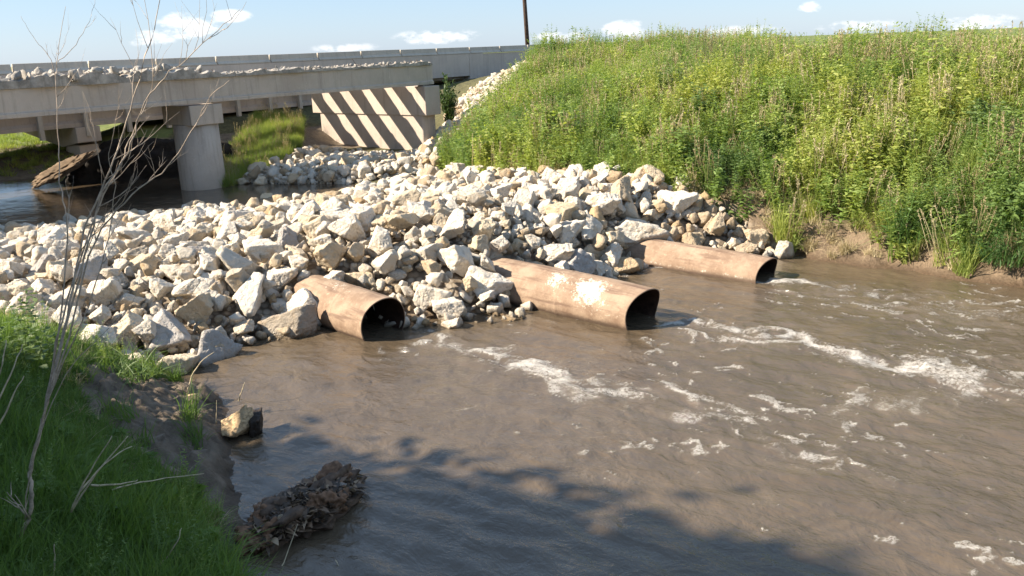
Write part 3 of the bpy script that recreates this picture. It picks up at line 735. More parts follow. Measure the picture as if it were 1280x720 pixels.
# ------------------------------------------------------------------ bridges
BO = Vector((-3.05, 32.4, 0)); BA = math.atan2(.777, .63)
def bworld(t, w, z): return (BO.x+.63*t-.777*w, BO.y+.777*t+.63*w, z)
def ragged(x0, x1, y0, y1, z0, th, seed, step=.11, rough=.09, sag=.0):
    """a broken-off slab remnant: a strip whose edges and top are torn"""
    n = max(3, int((x1-x0)/step)); m = max(4, int((y1-y0)/.09)); v = []; f = []
    for side in (0, 1):
        for i in range(n+1):
            for j in range(m+1):
                x = x0+(x1-x0)*i/n; y = y0+(y1-y0)*j/m
                e = (1 if j == m else (-1 if j == 0 else 0))
                q = float(vnoise(np.array([x*2.3]), np.array([y*2.3]), 3.3, seed)[0]); q2 = float(vnoise(np.array([x*7]), np.array([y*7]), 1.3, seed+5)[0])
                yy = y+e*rough*(q+q2*.6); zz = z0+((th+rough*(q*.9+q2*.8)) if side else -.002)
                zz = max(zz, z0+.02) if side else zz
                v.append((x+q2*.03, yy, zz))
    N = (n+1)*(m+1); W = m+1
    for i in range(n):
        for j in range(m):
            a = i*W+j; f.append((N+a, N+a+W, N+a+W+1, N+a+1)); f.append((a, a+1, a+W+1, a+W))
    for i in range(n):
        a = i*W; f.append((a, a+W, N+a+W, N+a)); a = i*W+m; f.append((a+W, a, N+a, N+a+W))
    for j in range(m):
        a = j; f.append((a+1, a, N+a, N+a+1)); a = n*W+j; f.append((a, a+1, N+a+1, N+a))
    return v, f
old = empty('demolished_bridge', BO, BA)
tag(old, 'old concrete bridge with its deck torn off, rubble along bare girders', 'bridge')
ZS = 2.76
def gprof(y, w, h, wb, fl):     # I-section, centre y
    hw, hb, hf = w/2, wb/2, .12
    return [(y-hf, ZS), (y+hf, ZS), (y+hf, ZS+fl), (y+hb, ZS+fl+.06), (y+hb, ZS+h-.16), (y+hw, ZS+h-.10), (y+hw, ZS+h), (y-hw, ZS+h), (y-hw, ZS+h-.10), (y-hb, ZS+h-.16), (y-hb, ZS+fl+.06), (y-hf, ZS+fl)]
SP = 1.30
b = MB()   # front girder, deeper, with a lip along its foot
b.prism([(-.05, ZS), (.36, ZS), (.36, ZS+.12), (.30, ZS+.17), (.30, ZS+.70), (.0, ZS+.70), (0, ZS+.14), (-.05, ZS+.11)], -30, .62)
fg = b.build('girder', CONC_OLD, old, bevel=.012)
fg['label'] = 'long front girder with a lip along its foot'
for (a0, a1, th, rg, sd) in ((-30, -9.3, .22, .12, 3), (-9.3, -4, .11, .07, 4), (-4, .66, .085, .055, 5)):
    v, f = ragged(a0, a1, -.09 if a0 < -9 else -.04, .40, ZS+.702, th, sd, .12, rg)
    mesh_obj('slab_edge', v, f, CONC_BROKEN, fg)
for i in range(1, 6):
    y = .18+i*SP; b = MB(); b.prism(gprof(y, .26, .50, .13, .12), -9.6, .5 if i < 5 else .2); gg = b.build('girder', CONC_OLD, old)
    v, f = ragged(-9.6, .45, y-.14, y+.14, ZS+.502, .05, 20+i, .12, .05); mesh_obj('slab_edge', v, f, CONC_BROKEN, gg)
for y in (.12, .18+SP, .18+2*SP, .18+3*SP, .18+4*SP):
    b = MB(); b.box((.05, y-.14, 2.712), (.35, y+.14, ZS-.002)); b.build('bearing_pad', CONC_BROKEN, old)
b = MB(); b.box((-30, .36, ZS+.40), (-9.65, 6.9, ZS+.70)); b.build('deck', CONC_OLD, old)
for i in range(1, 6):
    y = .18+i*SP; b = MB(); b.prism(gprof(y, .3, .40, .2, .12), -30, -9.65); b.build('girder', CONC_OLD, old)
rr = random.Random(5)
for i in range(34):        # bent reinforcement left sticking out
    x = rr.uniform(-17, .4); z0 = ZS+.72+rr.uniform(0, .1); y = rr.uniform(-.05, .3); L = rr.uniform(.12, .42); a = rr.uniform(-2.6, 2.6)
    p = [(x, y, z0), (x+.3*L*math.sin(a), y-.25*L, z0+L*.35*rr.random()), (x+L*math.sin(a)*.8, y-.5*L*rr.random(), z0+L*rr.uniform(-.25, .7))]
    b = MB(); b.tube(p, [.013, .012, .010], 5); b.build('rebar', REBAR if i % 3 else CONC_BROKEN, old)
# chunks of broken deck lying along the top
P, Ro, Sc, Ix = [], [], [], []
for i in range(520):
    t = -8.6-RNG.random()**.8*15; w = RNG.uniform(.0, 2.6) if i % 3 else RNG.uniform(-.02, .4); r = .05+.13*RNG.random()**2
    P.append(bworld(t, w, ZS+.84+r*.4+RNG.random()*.10*(t < -9.6))); Ro.append(RNG.uniform(-2, 2, 3)); Sc.append(np.array([1.3, 1, .8])*r); Ix.append(RNG.integers(0, 6))
for i in range(150):
    t = RNG.uniform(-8.6, .5); w = RNG.uniform(-.02, .36); r = .025+.05*RNG.random()**2
    P.append(bworld(t, w, ZS+.80+r*.3)); Ro.append(RNG.uniform(-2, 2, 3)); Sc.append(np.array([1.3, 1, .8])*r); Ix.append(RNG.integers(0, 6))
ch = []
for j in range(6):
    me = rock_mesh(300+j, 3, CONC_BROKEN if j < 5 else CONC_OLD); ch.append(bpy.data.objects.new('chunk_%02d' % j, me))
scatter('concrete_rubble', proto_collection('concrete chunks', ch), P, Ro, Sc, Ix, np.zeros(len(P)), 'broken concrete chunks lying along the torn edge of the old bridge', 'rubble')

def pier(t, thick, w0, w1, captop, caph, colbase, cin, m, label, ycap=0):
    o = empty('bridge_pier', bworld(t, 0, 0), BA); tag(o, label, 'pier')
    b = MB(); b.box((0, w0, captop-caph), (thick, w1, captop)); b.build('cap', m, o, bevel=.02)
    b = MB(); pr = []      # round-nosed wall
    c0, c1 = w0+cin[0], w1-cin[1]; hw = thick/2-.05
    for s in range(13):
        a = math.pi+math.pi*s/12; pr.append((thick/2+hw*math.cos(a), c0+hw*.35+hw*.35*math.sin(a)))
    pr += [(thick/2+hw, c1), (thick/2-hw, c1)]
    n = len(pr); zt = captop-caph-.002
    b.add([(p[0], p[1], colbase) for p in pr]+[(p[0], p[1], zt) for p in pr], [tuple(range(n))[::-1], tuple(range(n, 2*n))]+[(i, (i+1) % n, (i+1) % n+n, i+n) for i in range(n)])
    b.build('column', m, o); return o
pier(-.08, .8, -.22, 6.35, 2.71, 1.06, -.2, (.18, .42), CONC_PIER, 'wide concrete pier crossed by slanting stripes of sun and girder shadow')
pl = empty('bridge_pier', bworld(-9.55, 0, 0), BA); tag(pl, 'grey pier on one round column standing in the pool under the torn old bridge', 'pier')
b = MB(); b.box((0, -.06, 2.14), (1.06, 1.45, 2.71)); b.build('cap', CONC_OLD, pl, bevel=.02)
for y in (.64,):
    b = MB(); b.tube([(.55, y, -1.0), (.55, y, .6), (.55, y, 2.138)], [.66, .66, .64], 32); b.build('column', CONC_OLD, pl, True)
# newer bridge behind
nb = empty('road_bridge', bworld(0, 9, 0), BA); tag(nb, 'intact newer grey road bridge crossing behind the demolished one', 'bridge')
b = MB(); b.prism([(0, 2.55), (.25, 2.55), (.25, 2.62), (.25, 3.72), (0, 3.72)], -34, 13.0); b.build('fascia', CONC_NEW, nb, bevel=.015)
b = MB(); b.box((-34, .25, 2.95), (13, 5.2, 3.25)); b.build('deck', CONC_NEW, nb)
b = MB(); b.prism([(5.2, 2.55), (5.45, 2.55), (5.45, 3.72), (5.2, 3.72)], -34, 13); b.build('fascia', CONC_NEW, nb)
for y in (.55, 2.6, 4.6):
    b = MB(); b.prism([(y-.2, 1.76), (y+.3, 1.76), (y+.3, 1.9), (y+.16, 2.0), (y+.16, 2.95), (y-.06, 2.95), (y-.06, 2.0), (y-.2, 1.9)], -34, 5.0); b.build('girder', CONC_OLD, nb)
    b = MB(); b.box((5.0, y-.1, 2.4), (13, y+.2, 2.95)); b.build('girder', CONC_NEW, nb)
for i in range(13):
    t = 1.55-i*1.62; b = MB(); b.box((t-.075, .15, 1.42), (t+.075, .31, 2.54)); b.build('drain_pipe', CONC_BAR, nb)
b = MB(); b.box((13.02, .0, 1.4), (14.2, 5.4, 3.72)); b.build('abutment', CONC_NEW, nb, bevel=.015)
b = MB(); b.box((14.24, .04, 2.0), (27, .34, 3.70)); b.build('wing_wall', CONC_NEW, nb, bevel=.015)
for t, l in ((-8.6, 'newer bridge pier deep in the shade behind the pool pier'), (4.2, 'newer bridge pier hidden behind the striped pier')):
    o = empty('bridge_pier', bworld(t, 9, 0), BA); tag(o, l, 'pier')
    b = MB(); b.prism([(.2, 1.2), (1.5, 1.0), (5.0, 1.5), (5.0, 1.75), (.2, 1.75)], 0, .9); b.build('cap', CONC_OLD, o, bevel=.02)
    b = MB(); b.box((.1, .35, -1), (.8, 1.45, 1.098)); b.build('column', CONC_OLD, o)
# concrete barriers standing along the road edge
t = -13.0; k = 0; first = None
while t < 34:
    L = 2.55 if k % 4 else 2.75
    if first is None:
        b = MB(); b.prism([(0, 0), (.34, 0), (.34, .05), (.25, .16), (.21, .42), (.13, .42), (.09, .16), (0, .05)], 0, 2.56); first = b.build('road_barrier', CONC_BAR, None, bevel=.02); o = first
    else:
        o = first.copy(); link(o)
    p = bworld(t, 8.98 if True else 0, 3.722); o.location = (p[0], p[1], p[2]-.0); o.rotation_euler = (0, 0, BA); o.scale = (1, 1, .80+.05*((k*37) % 5)/5)
    tag(o, 'grey concrete barrier segment standing along the edge of the road bridge', 'barrier', 'concrete barriers along the road'); t += 2.62; k += 1
# road behind the wing wall
b = MB(); v = [bworld(13.4, 9.36, 3.26), bworld(80, 9.36, 3.26), bworld(80, 14.2, 3.26), bworld(13.4, 14.2, 3.26)]
b.add(v, [(0, 1, 2, 3)]); ro = b.build('road', plain('asphalt', (.055, .055, .055), .9, .2, 5)); tag(ro, 'asphalt road leading off the newer bridge', 'road', kind='structure')
# utility pole beyond the road
po = empty('utility_pole', tuple(atd(660.5, 60, 62)*np.array([1, 1, 0])+np.array([0, 0, 2.6]))); po.rotation_euler = (0, R(-2.2), 0); tag(po, 'dark brown wooden utility pole beyond the road barriers', 'utility pole')
b = MB(); b.tube([(0, 0, 0), (0, 0, 4), (0, 0, 9.5)], [.16, .14, .11], 12); b.build('post', POLE_WOOD, po, True)
b = MB(); b.box((-1.1, -.16, 8.6), (1.1, -.125, 8.75)); b.build('crossarm', POLE_WOOD, po)
BRIDGE_END = True

# ------------------------------------------------------------------ vegetation
def ribbons(base, direc, length, width, droop, seg, rng, fold=None):
    """blades: arrays (n,3),(n,3),(n),(n),(n) -> verts, quads"""
    n = len(base); t = np.linspace(0, 1, seg+1)
    side = np.cross(direc, np.array([0, 0, 1.0])+rng.normal(size=(n, 3))*.4); side /= np.linalg.norm(side, axis=1)[:, None]+1e-9
    hor = direc.copy(); hor[:, 2] = 0; hor /= np.linalg.norm(hor, axis=1)[:, None]+1e-9
    P = base[:, None]+direc[:, None]*(length[:, None]*t)[..., None]+(hor*.6+np.array([0, 0, -1.0]))[:, None]*((droop*length)[:, None]*t**2.2)[..., None]
    prof = fold if fold is not None else (1-t**1.6)*.9+.1*(1-t)
    w = (width[:, None]*prof)[..., None]*side[:, None]
    V = np.stack([P-w, P+w], 2).reshape(n, -1, 3); k = np.arange(seg)
    q = np.stack([2*k, 2*k+1, 2*k+3, 2*k+2], -1)
    Q = (q[None]+(np.arange(n)*(2*(seg+1)))[:, None, None]).reshape(-1, 4)
    return V.reshape(-1, 3), Q, 2*(seg+1)
class VM:
    def __init__(s): s.V = []; s.Q = []; s.B = []; s.MI = []; s.n = 0
    def add(s, V, Q, per, rng, mi=0, shade=None):
        m = len(V)//per; s.V.append(V); s.Q.append(Q+s.n); s.B.append(np.repeat(rng.random(m) if shade is None else shade, per)); s.MI.append(np.full(len(Q), mi)); s.n += len(V)
    def obj(s, name, mats):
        o = raw_mesh(name, np.concatenate(s.V), np.concatenate(s.Q), mats, dict(blade=np.concatenate(s.B)), sm=True)
        o.data.polygons.foreach_set('material_index', np.concatenate(s.MI).astype(np.int32)); return o
def dirs(n, rng, lean):
    a = rng.uniform(0, 2*math.pi, n); l = np.abs(rng.normal(0, lean, n)); d = np.stack([np.cos(a)*l, np.sin(a)*l, np.ones(n)], 1); return d/np.linalg.norm(d, axis=1)[:, None]
def add_grass(vm, rng, n, h, rad, w, lean=.28, droop=.3, seg=5, mi=0, ctr=(0, 0, 0)):
    a = rng.uniform(0, 2*math.pi, n); r = rad*np.sqrt(rng.random(n)); base = np.stack([np.cos(a)*r, np.sin(a)*r, np.full(n, -.03)], 1)+np.array(ctr)
    L = h*rng.uniform(.45, 1.1, n); V, Q, p = ribbons(base, dirs(n, rng, lean), L, np.full(n, w)*rng.uniform(.6, 1.2, n), droop*rng.uniform(.2, 1.6, n), seg, rng); vm.add(V, Q, p, rng, mi)
LEAF = np.array([.15, .8, 1.0, .78, .42, .04])
def add_stem_leaves(vm, rng, h, n, ll, lw, lean=.12, x0=(0, 0, 0), mi=0, up=.5, bot=.12, stem=.006, tip=.6):
    d = dirs(1, rng, lean)[0]; x0 = np.array(x0, float); bend = rng.normal(0, .08, 3)*h; bend[2] = 0
    def at(t): return x0+d*h*t[:, None]+bend*(t**2)[:, None]
    t = np.linspace(0, 1, 5); c = at(t)
    for q in (0, 1):           # crossed narrow strips make the stem
        sd = np.array([1, 0, 0]) if q else np.array([0, 1, 0]); V = np.stack([c-sd*stem*(1.1-t)[:, None], c+sd*stem*(1.1-t)[:, None]], 1).reshape(-1, 3); k = np.arange(4)
        vm.add(V, np.stack([2*k, 2*k+1, 2*k+3, 2*k+2], -1), 10, rng, mi, np.array([.4]))
    tt = np.sort(rng.uniform(bot, 1, n)); b = at(tt); a = np.arange(n)*2.4+rng.uniform(0, 6); u = up*rng.uniform(.4, 1.5, n)
    dd = np.stack([np.cos(a), np.sin(a), u], 1); dd /= np.linalg.norm(dd, axis=1)[:, None]
    L = ll*rng.uniform(.6, 1.15, n)*(1-(1-tip)*tt); V, Q, p = ribbons(b, dd, L, lw*L/ll*rng.uniform(.8, 1.2, n), rng.uniform(.1, .55, n), 5, rng, LEAF); vm.add(V, Q, p, rng, mi)
def add_panicle(vm, rng, h, x0=(0, 0, 0), mi=1, n=26, spread=.05, frac=.22, lean=.1):
    d = dirs(1, rng, lean)[0]; x0 = np.array(x0, float); t = np.linspace(0, 1, 5); bend = rng.normal(0, .1, 3)*h; bend[2] = 0; c = x0+d*h*t[:, None]+bend*(t**2)[:, None]
    for q in (0, 1):
        sd = np.array([1, 0, 0]) if q else np.array([0, 1, 0]); V = np.stack([c-sd*.004, c+sd*.004], 1).reshape(-1, 3); k = np.arange(4); vm.add(V, np.stack([2*k, 2*k+1, 2*k+3, 2*k+2], -1), 10, rng, mi, np.array([.5]))
    tt = rng.uniform(1-frac, 1, n); b = x0+d*h*tt[:, None]+bend*(tt**2)[:, None]; dd = dirs(n, rng, .9); L = rng.uniform(.5, 1.2, n)*spread
    V, Q, p = ribbons(b, dd, L, np.full(n, .006), np.full(n, .2), 2, rng); vm.add(V, Q, p, rng, mi)
protos = []
def P_(f, mats):
    rng = np.random.default_rng(len(protos)*13+5); vm = VM(); f(vm, rng); o = vm.obj('plant_%02d' % len(protos), mats); protos.append(o); return o
for i in range(3): P_(lambda v, r: add_grass(v, r, 70, .75, .13, .0075, .25, .3), [GRASS])              # 0-2 meadow grass
for i in range(2): P_(lambda v, r: (add_grass(v, r, 34, .55, .12, .007), [add_panicle(v, r, r.uniform(.7, 1.0), (r.normal()*.07, r.normal()*.07, 0)) for _ in range(7)]), [GRASS, DRY])   # 3-4 grass in seed
for i in range(3): P_(lambda v, r: [add_stem_leaves(v, r, r.uniform(.5, .95), 26, .15, .030, .26, (r.normal()*.09, r.normal()*.09, 0)) for _ in range(6)], [WEED])      # 5-7 leafy weeds
for i in range(2): P_(lambda v, r: [add_stem_leaves(v, r, r.uniform(.6, 1.1), 44, .085, .014, .24, (r.normal()*.08, r.normal()*.08, 0), up=.9) for _ in range(6)], [WEED])  # 8-9 feathery weeds
for i in range(2): P_(lambda v, r: add_grass(v, r, 55, .6, .14, .006, .5, .5), [DRY])                     # 10-11 dry grass
for i in range(2): P_(lambda v, r: add_grass(v, r, 46, .54, .11, .0058, .34, .42, 6), [BANKGRASS])         # 12-13 near bank grass
for i in range(2): P_(lambda v, r: [add_stem_leaves(v, r, r.uniform(.12, .3), 9, .16, .040, .3, (r.normal()*.06, r.normal()*.06, 0), up=.6, bot=.3, tip=.8) for _ in range(4)], [BANKGRASS])  # 14-15 broad leaves
for i in range(2): P_(lambda v, r: add_grass(v, r, 40, .28, .13, .006, .4, .3, 4), [GRASS])                # 16-17 short grass
VEG = proto_collection('plants', protos)
def plant_field(name, cand, choose, label, cat):
    P, Ro, Sc, Ix, Ti = [], [], [], [], []
    z = terrain(cand[:, 0], cand[:, 1])
    pn = fbm(cand[:, 0]*.45, cand[:, 1]*.45, o=3, s=200); pn2 = fbm(cand[:, 0]*1.1, cand[:, 1]*1.1, o=3, s=210)
    for (x, y), zz, a, b in zip(cand, z, pn, pn2):
        q = choose(x, y, zz, a, b)
        if q is None: continue
        ix, s, ti = q; P.append((x, y, zz)); Ro.append((RNG.normal()*.17, RNG.normal()*.17, RNG.uniform(0, 6.28))); Sc.append((s, s, s*RNG.uniform(.85, 1.2))); Ix.append(ix); Ti.append(min(max(ti, 0), 1))
    return scatter(name, VEG, P, Ro, Sc, Ix, Ti, label, cat)
# embankment
n = 30000; c = np.stack([RNG.uniform(-3, 17, n), RNG.uniform(9, 40, n)], 1); d = bank_d(c[:, 0], c[:, 1]); k = (d > -.35) & (d < 10.5) & ~inpoly(c[:, 0], c[:, 1], PIER_RUB); c = c[k]
def ch_bank(x, y, z, a, b):
    if z < .05: return None
    d = float(bank_d(np.array([x]), np.array([y]))[0]); cut = y < 17.2
    bare = (5.4 < x < 6.75) or (7.75 < x < 8.35) or x < 5.2
    if cut and d < (.42 if bare else -.2)+.3*b and RNG.random() < .93:
        return (int(RNG.integers(10, 12)), RNG.uniform(.5, .8), RNG.uniform(.1, .6)) if d > -.1 and RNG.random() < .5 else None
    if d > 8.2 and RNG.random() < .4: return None
    hs = (.75+.5*max(0, min(1, .5+1.3*b)))*(1-.30*max(0, min(1, (d-4.5)/2))*max(0, min(1, (7-x)/4)))
    def rs_(a, b): return RNG.uniform(a, b)*hs
    if d > 5.8 and x > 4 and RNG.random() < .16: return int(RNG.choice([3, 4, 8, 9])), RNG.uniform(.9, 1.2), .45+.4*a
    u = RNG.random(); left = max(0, min(1, (3.5-x)/5.0)); dry = (a > -.02)*left*.8+(b > .36)*.35
    if u < .16+.45*dry: return int(RNG.integers(10, 12)), rs_(.6, 1.1), RNG.random()*.8
    ti = .44+.60*a+.4*b+RNG.normal()*.10+.04*left+.12*max(0, min(1, (x-6)/4))
    w = RNG.random()
    if w < .34: return int(RNG.integers(0, 3)), rs_(.7, 1.15), ti
    if w < .44: return int(RNG.integers(3, 5)), rs_(.7, 1.1), ti+.12
    if w < .78 : return int(RNG.integers(5, 8)), rs_(.7, 1.15), ti+.05
    return int(RNG.integers(8, 10)), rs_(.75, 1.15), ti
plant_field('embankment_weeds', c, ch_bank, 'dense sunlit grass and weeds covering the tall embankment', 'weeds')
# near bank in the shade
n = 15000; c = np.stack([RNG.uniform(-9.5, -.5, n), RNG.uniform(2.6, 11.8, n)], 1); k = ~inpoly(c[:, 0], c[:, 1], BERM_POLY); c = c[k]
mdist = polydist(c[:, 0], c[:, 1], MUD_POLY); minn = inpoly(c[:, 0], c[:, 1], MUD_POLY)
c = c[~(minn & (mdist > .12+.3*(RNG.random(len(c)) < .04)))]
def ch_near(x, y, z, a, b):
    if z < .10: return None
    md_ = float(polydist(np.array([x]), np.array([y]), MUD_POLY)[0]); sm_ = .55+.45*min(1, md_/.7)
    u = RNG.random(); ti = .45+.4*a+.3*b+RNG.normal()*.12
    if u < .82: return int(RNG.integers(12, 14)), RNG.uniform(.75, 1.25)*sm_, ti
    if u < .92: return int(RNG.integers(14, 16)), RNG.uniform(.6, 1.1)*sm_, ti-.1
    if u < .94: return int(RNG.integers(8, 10)), RNG.uniform(.35, .6), ti
    return int(RNG.integers(10, 12)), RNG.uniform(.4, .7), .3
plant_field('near_bank_grass', c, ch_near, 'lush shaded green grass and leaves on the near muddy bank', 'grass')
# grassy hump between the old piers, and the pasture beyond the pool
n = 5200; hp = np.array([(-9.4, 25.0), (-8.4, 25.6), (-8.2, 27.2), (-7.8, 29.5), (-7.8, 32.5), (-8.2, 34.8), (-8.6, 37), (-10.4, 36.5), (-10.2, 32), (-9.6, 28)])
c = np.stack([RNG.uniform(-10.5, -6.8, n), RNG.uniform(24.8, 37.2, n)], 1); c = c[inpoly(c[:, 0], c[:, 1], hp)]
def ch_hump(x, y, z, a, b):
    if z < .2: return None
    u = RNG.random(); ti = .42+.3*b+RNG.normal()*.1
    return (int(RNG.integers(0, 3)), RNG.uniform(.5, .8), ti) if u < .88 else ((int(RNG.integers(3, 5)), RNG.uniform(.5, .75), ti+.1) if u < .94 else (int(RNG.integers(10, 12)), RNG.uniform(.6, .9), .5))
plant_field('hump_grass', c, ch_hump, 'tall yellow-green grass on the hump between the two old piers', 'grass')
n = 9000; c = np.stack([RNG.uniform(-40, -13, n), RNG.uniform(26, 60, n)], 1)
def ch_far(x, y, z, a, b):
    if z < .30 or (x > -.505*y and y < 50): return None
    ti = .50+.3*a+RNG.normal()*.1
    return int(RNG.integers(16, 18)), RNG.uniform(.8, 1.5), ti
plant_field('pasture_grass', c, ch_far, 'bright short grass of the pasture beyond the pool', 'grass')

# single plants one can pick out
def plant_thing(name, f, mats, loc, label, cat, s=1.0, seed=1, group=None):
    rng = np.random.default_rng(seed); vm = VM(); f(vm, rng); o = vm.obj(name, mats); link(o); o.location = loc; o.scale = (s, s, s); tag(o, label, cat, group); return o
WEED_S = leaf_material('single weed leaves', [(0, (.05, .10, .03)), (.5, (.10, .165, .05)), (1, (.2, .24, .09))], .35, .55, False)
GRASS_S = leaf_material('single grass blades', [(0, (.05, .105, .03)), (.5, (.09, .17, .04)), (1, (.16, .22, .07))], .35, .55, False)
PALE_S = leaf_material('pale seed heads', [(0, (.22, .22, .12)), (.5, (.30, .28, .16)), (1, (.4, .36, .22))], .25, .6, False)
def on_bank(px, py, lift=0.0):
    p = march(px, py, T1, lift)
    return p
def ridge(px, Y): p = atd(px, 60, Y); return (p[0], p[1], T1(p[0], p[1]))
p = on_bank(1135, 315)
plant_thing('grass_clump', lambda v, r: (add_grass(v, r, 420, 1.15, .34, .009, .42, .65, 7), [add_stem_leaves(v, r, r.uniform(.5, 1.1), 26, .15, .02, .3, (r.normal()*.2, r.normal()*.2, 0)) for _ in range(16)]), [GRASS_S],
            (p[0]+.1, p[1]+.15, max(T1(p[0]+.1, p[1]+.15), .15)), 'big blue-green grass clump hanging over the cut bank down to the water', 'grass clump', 1.0, 3)
p = on_bank(1262, 338)
plant_thing('grass_clump', lambda v, r: (add_grass(v, r, 300, .9, .4, .008, .4, .6, 6), [add_stem_leaves(v, r, r.uniform(.4, .9), 24, .12, .02, .25, (r.normal()*.25, r.normal()*.25, 0)) for _ in range(14)]), [GRASS_S],
            (p[0], p[1]+.1, max(T1(p[0], p[1]+.1), .2)), 'yellowish trailing grass clump at the water beyond the bare brown scarp', 'grass clump', 1.0, 4)
# grey-green shrub in the gap beside the striped pier
q = bworld(2.3, .8, 0); sz_ = T1(q[0], q[1])
sh = empty('shrub', (q[0], q[1], sz_)); tag(sh, 'grey-green leafy shrub growing in the gap beside the striped pier', 'shrub')
rng = np.random.default_rng(8); vm = VM(); b = MB()
for i in range(15):
    a = rng.uniform(0, 6.28); l = rng.uniform(.1, .5); hh = rng.uniform(1.0, 2.05); tip = np.array([math.cos(a)*l, math.sin(a)*l, hh])
    b.tube([(0, 0, -.1), tip*.5+np.array([0, 0, .1]), tip], [.018, .011, .004], 5)
    for t in np.linspace(.25, 1, 9):
        n_ = 9; base = tip*t+rng.normal(0, .06, (n_, 3)); dd = dirs(n_, rng, 1.0); V, Q, pp = ribbons(base, dd, rng.uniform(.10, .2, n_), np.full(n_, .030), rng.uniform(0, .4, n_), 5, rng, LEAF); vm.add(V, Q, pp, rng)
b.build('stem', STEM, sh); fo = vm.obj('foliage', [SHRUB]); link(fo, sh)
def tall_weed(v, r, h, n=1, sp=.1):
    for _ in range(n):
        x0 = (r.normal()*sp, r.normal()*sp, 0); hh = h*r.uniform(.75, 1); add_stem_leaves(v, r, hh, int(40*h), .14, .014, .1, x0, up=.7, bot=.1, tip=.35); add_panicle(v, r, hh*1.03, x0, 1, 36, .12, .35, .1)
def umbel(v, r, h, n):
    for _ in range(n):
        x0 = np.array([r.normal()*.25, r.normal()*.15, 0]); hh = h*r.uniform(.7, 1.0); add_stem_leaves(v, r, hh, 10, .16, .008, .08, x0, up=1.2, bot=.1, tip=.4)
        for _ in range(5):
            add_panicle(v, r, hh*r.uniform(.9, 1.12), x0, 1, 10, .09, .08, .13)
TW = [(1102, 20.5, 1.95, 1, 'lone tall feathery weed towering above the weedy ridge'), (985, 23.2, 1.5, 2, 'thin pair of stalks above the ridge, second tallest weed'), (1182, 20.2, 1.45, 4, 'cluster of thin stalks on the ridge under the big white cloud'),
      (1245, 19.6, 1.35, 5, 'yellowish stalks on the ridge past the cluster under the cloud'), (745, 31, 1.35, 5, 'feathery grey-green weeds on the ridge closest to the road barriers'), (830, 27.5, 1.3, 3, 'sparse stalks on the ridge between the feathery weeds and the umbels')]
for i, (px, Y, h, n, lab) in enumerate(TW):
    o = plant_thing('tall_weed', lambda v, r: tall_weed(v, r, h, n, .05+.09*n), [WEED_S, PALE_S], ridge(px, Y), lab, 'weed', 1.0, 20+i, 'tall weeds on the ridge')
o = plant_thing('tall_weed', lambda v, r: umbel(v, r, 1.6, 9), [WEED_S, PALE_S], ridge(893, 25.2), 'spray of pale umbel flowers standing against the sky on the ridge', 'weed', 1.0, 31, 'tall weeds on the ridge')
LB = [(1050, 62, 1.0, 34, 'dark broad-leaved bush on the ridge next to the lone tall weed'), (830, 122, 1.0, 26, 'dark green leafy bush halfway up the embankment above the white block'), (1222, 175, .95, 26, 'dark leafy bush in the bright weeds above the brown scarp'),
      (880, 150, 1.05, 28, 'dense dark-stemmed bush on the slope above the tan rocks'), (960, 190, .9, 22, 'light green leafy bush on the lower slope above the cut bank'), (700, 160, .8, 24, 'grey leafy bush on the dry end of the embankment')]
for i, (px, py, h, n, lab) in enumerate(LB):
    p = on_bank(px, py+14)
    if p is None: p = np.array(ridge(px, 21.5))
    plant_thing('leafy_bush', lambda v, r: [add_stem_leaves(v, r, h*r.uniform(.6, 1.1), 40, .16, .030, .28, (r.normal()*.18, r.normal()*.18, 0), bot=.08) for _ in range(n)], [WEED_S], (p[0], p[1], T1(p[0], p[1])), lab, 'bush', 1.0, 50+i)
# leafy sunlit plants in the near corner by the rocks
p = on_bank(35, 470)
plant_thing('leafy_bush', lambda v, r: [add_stem_leaves(v, r, r.uniform(.5, 1.0), 18, .12, .034, .2, (r.normal()*.28, r.normal()*.22, 0), bot=.25, up=.4) for _ in range(20)], [WEED_S], (p[0], p[1], T1(p[0], p[1])), 'leafy green bush at the grassy end of the rocks behind the bare sapling', 'bush', 1.0, 70)
p = on_bank(155, 470)
plant_thing('grass_clump', lambda v, r: add_grass(v, r, 420, .5, .42, .0075, .7, .7, 7), [GRASS_S], (p[0], p[1], T1(p[0], p[1])), 'bright arching grass clump between the rocks and the mud shelf', 'grass clump', 1.0, 71)

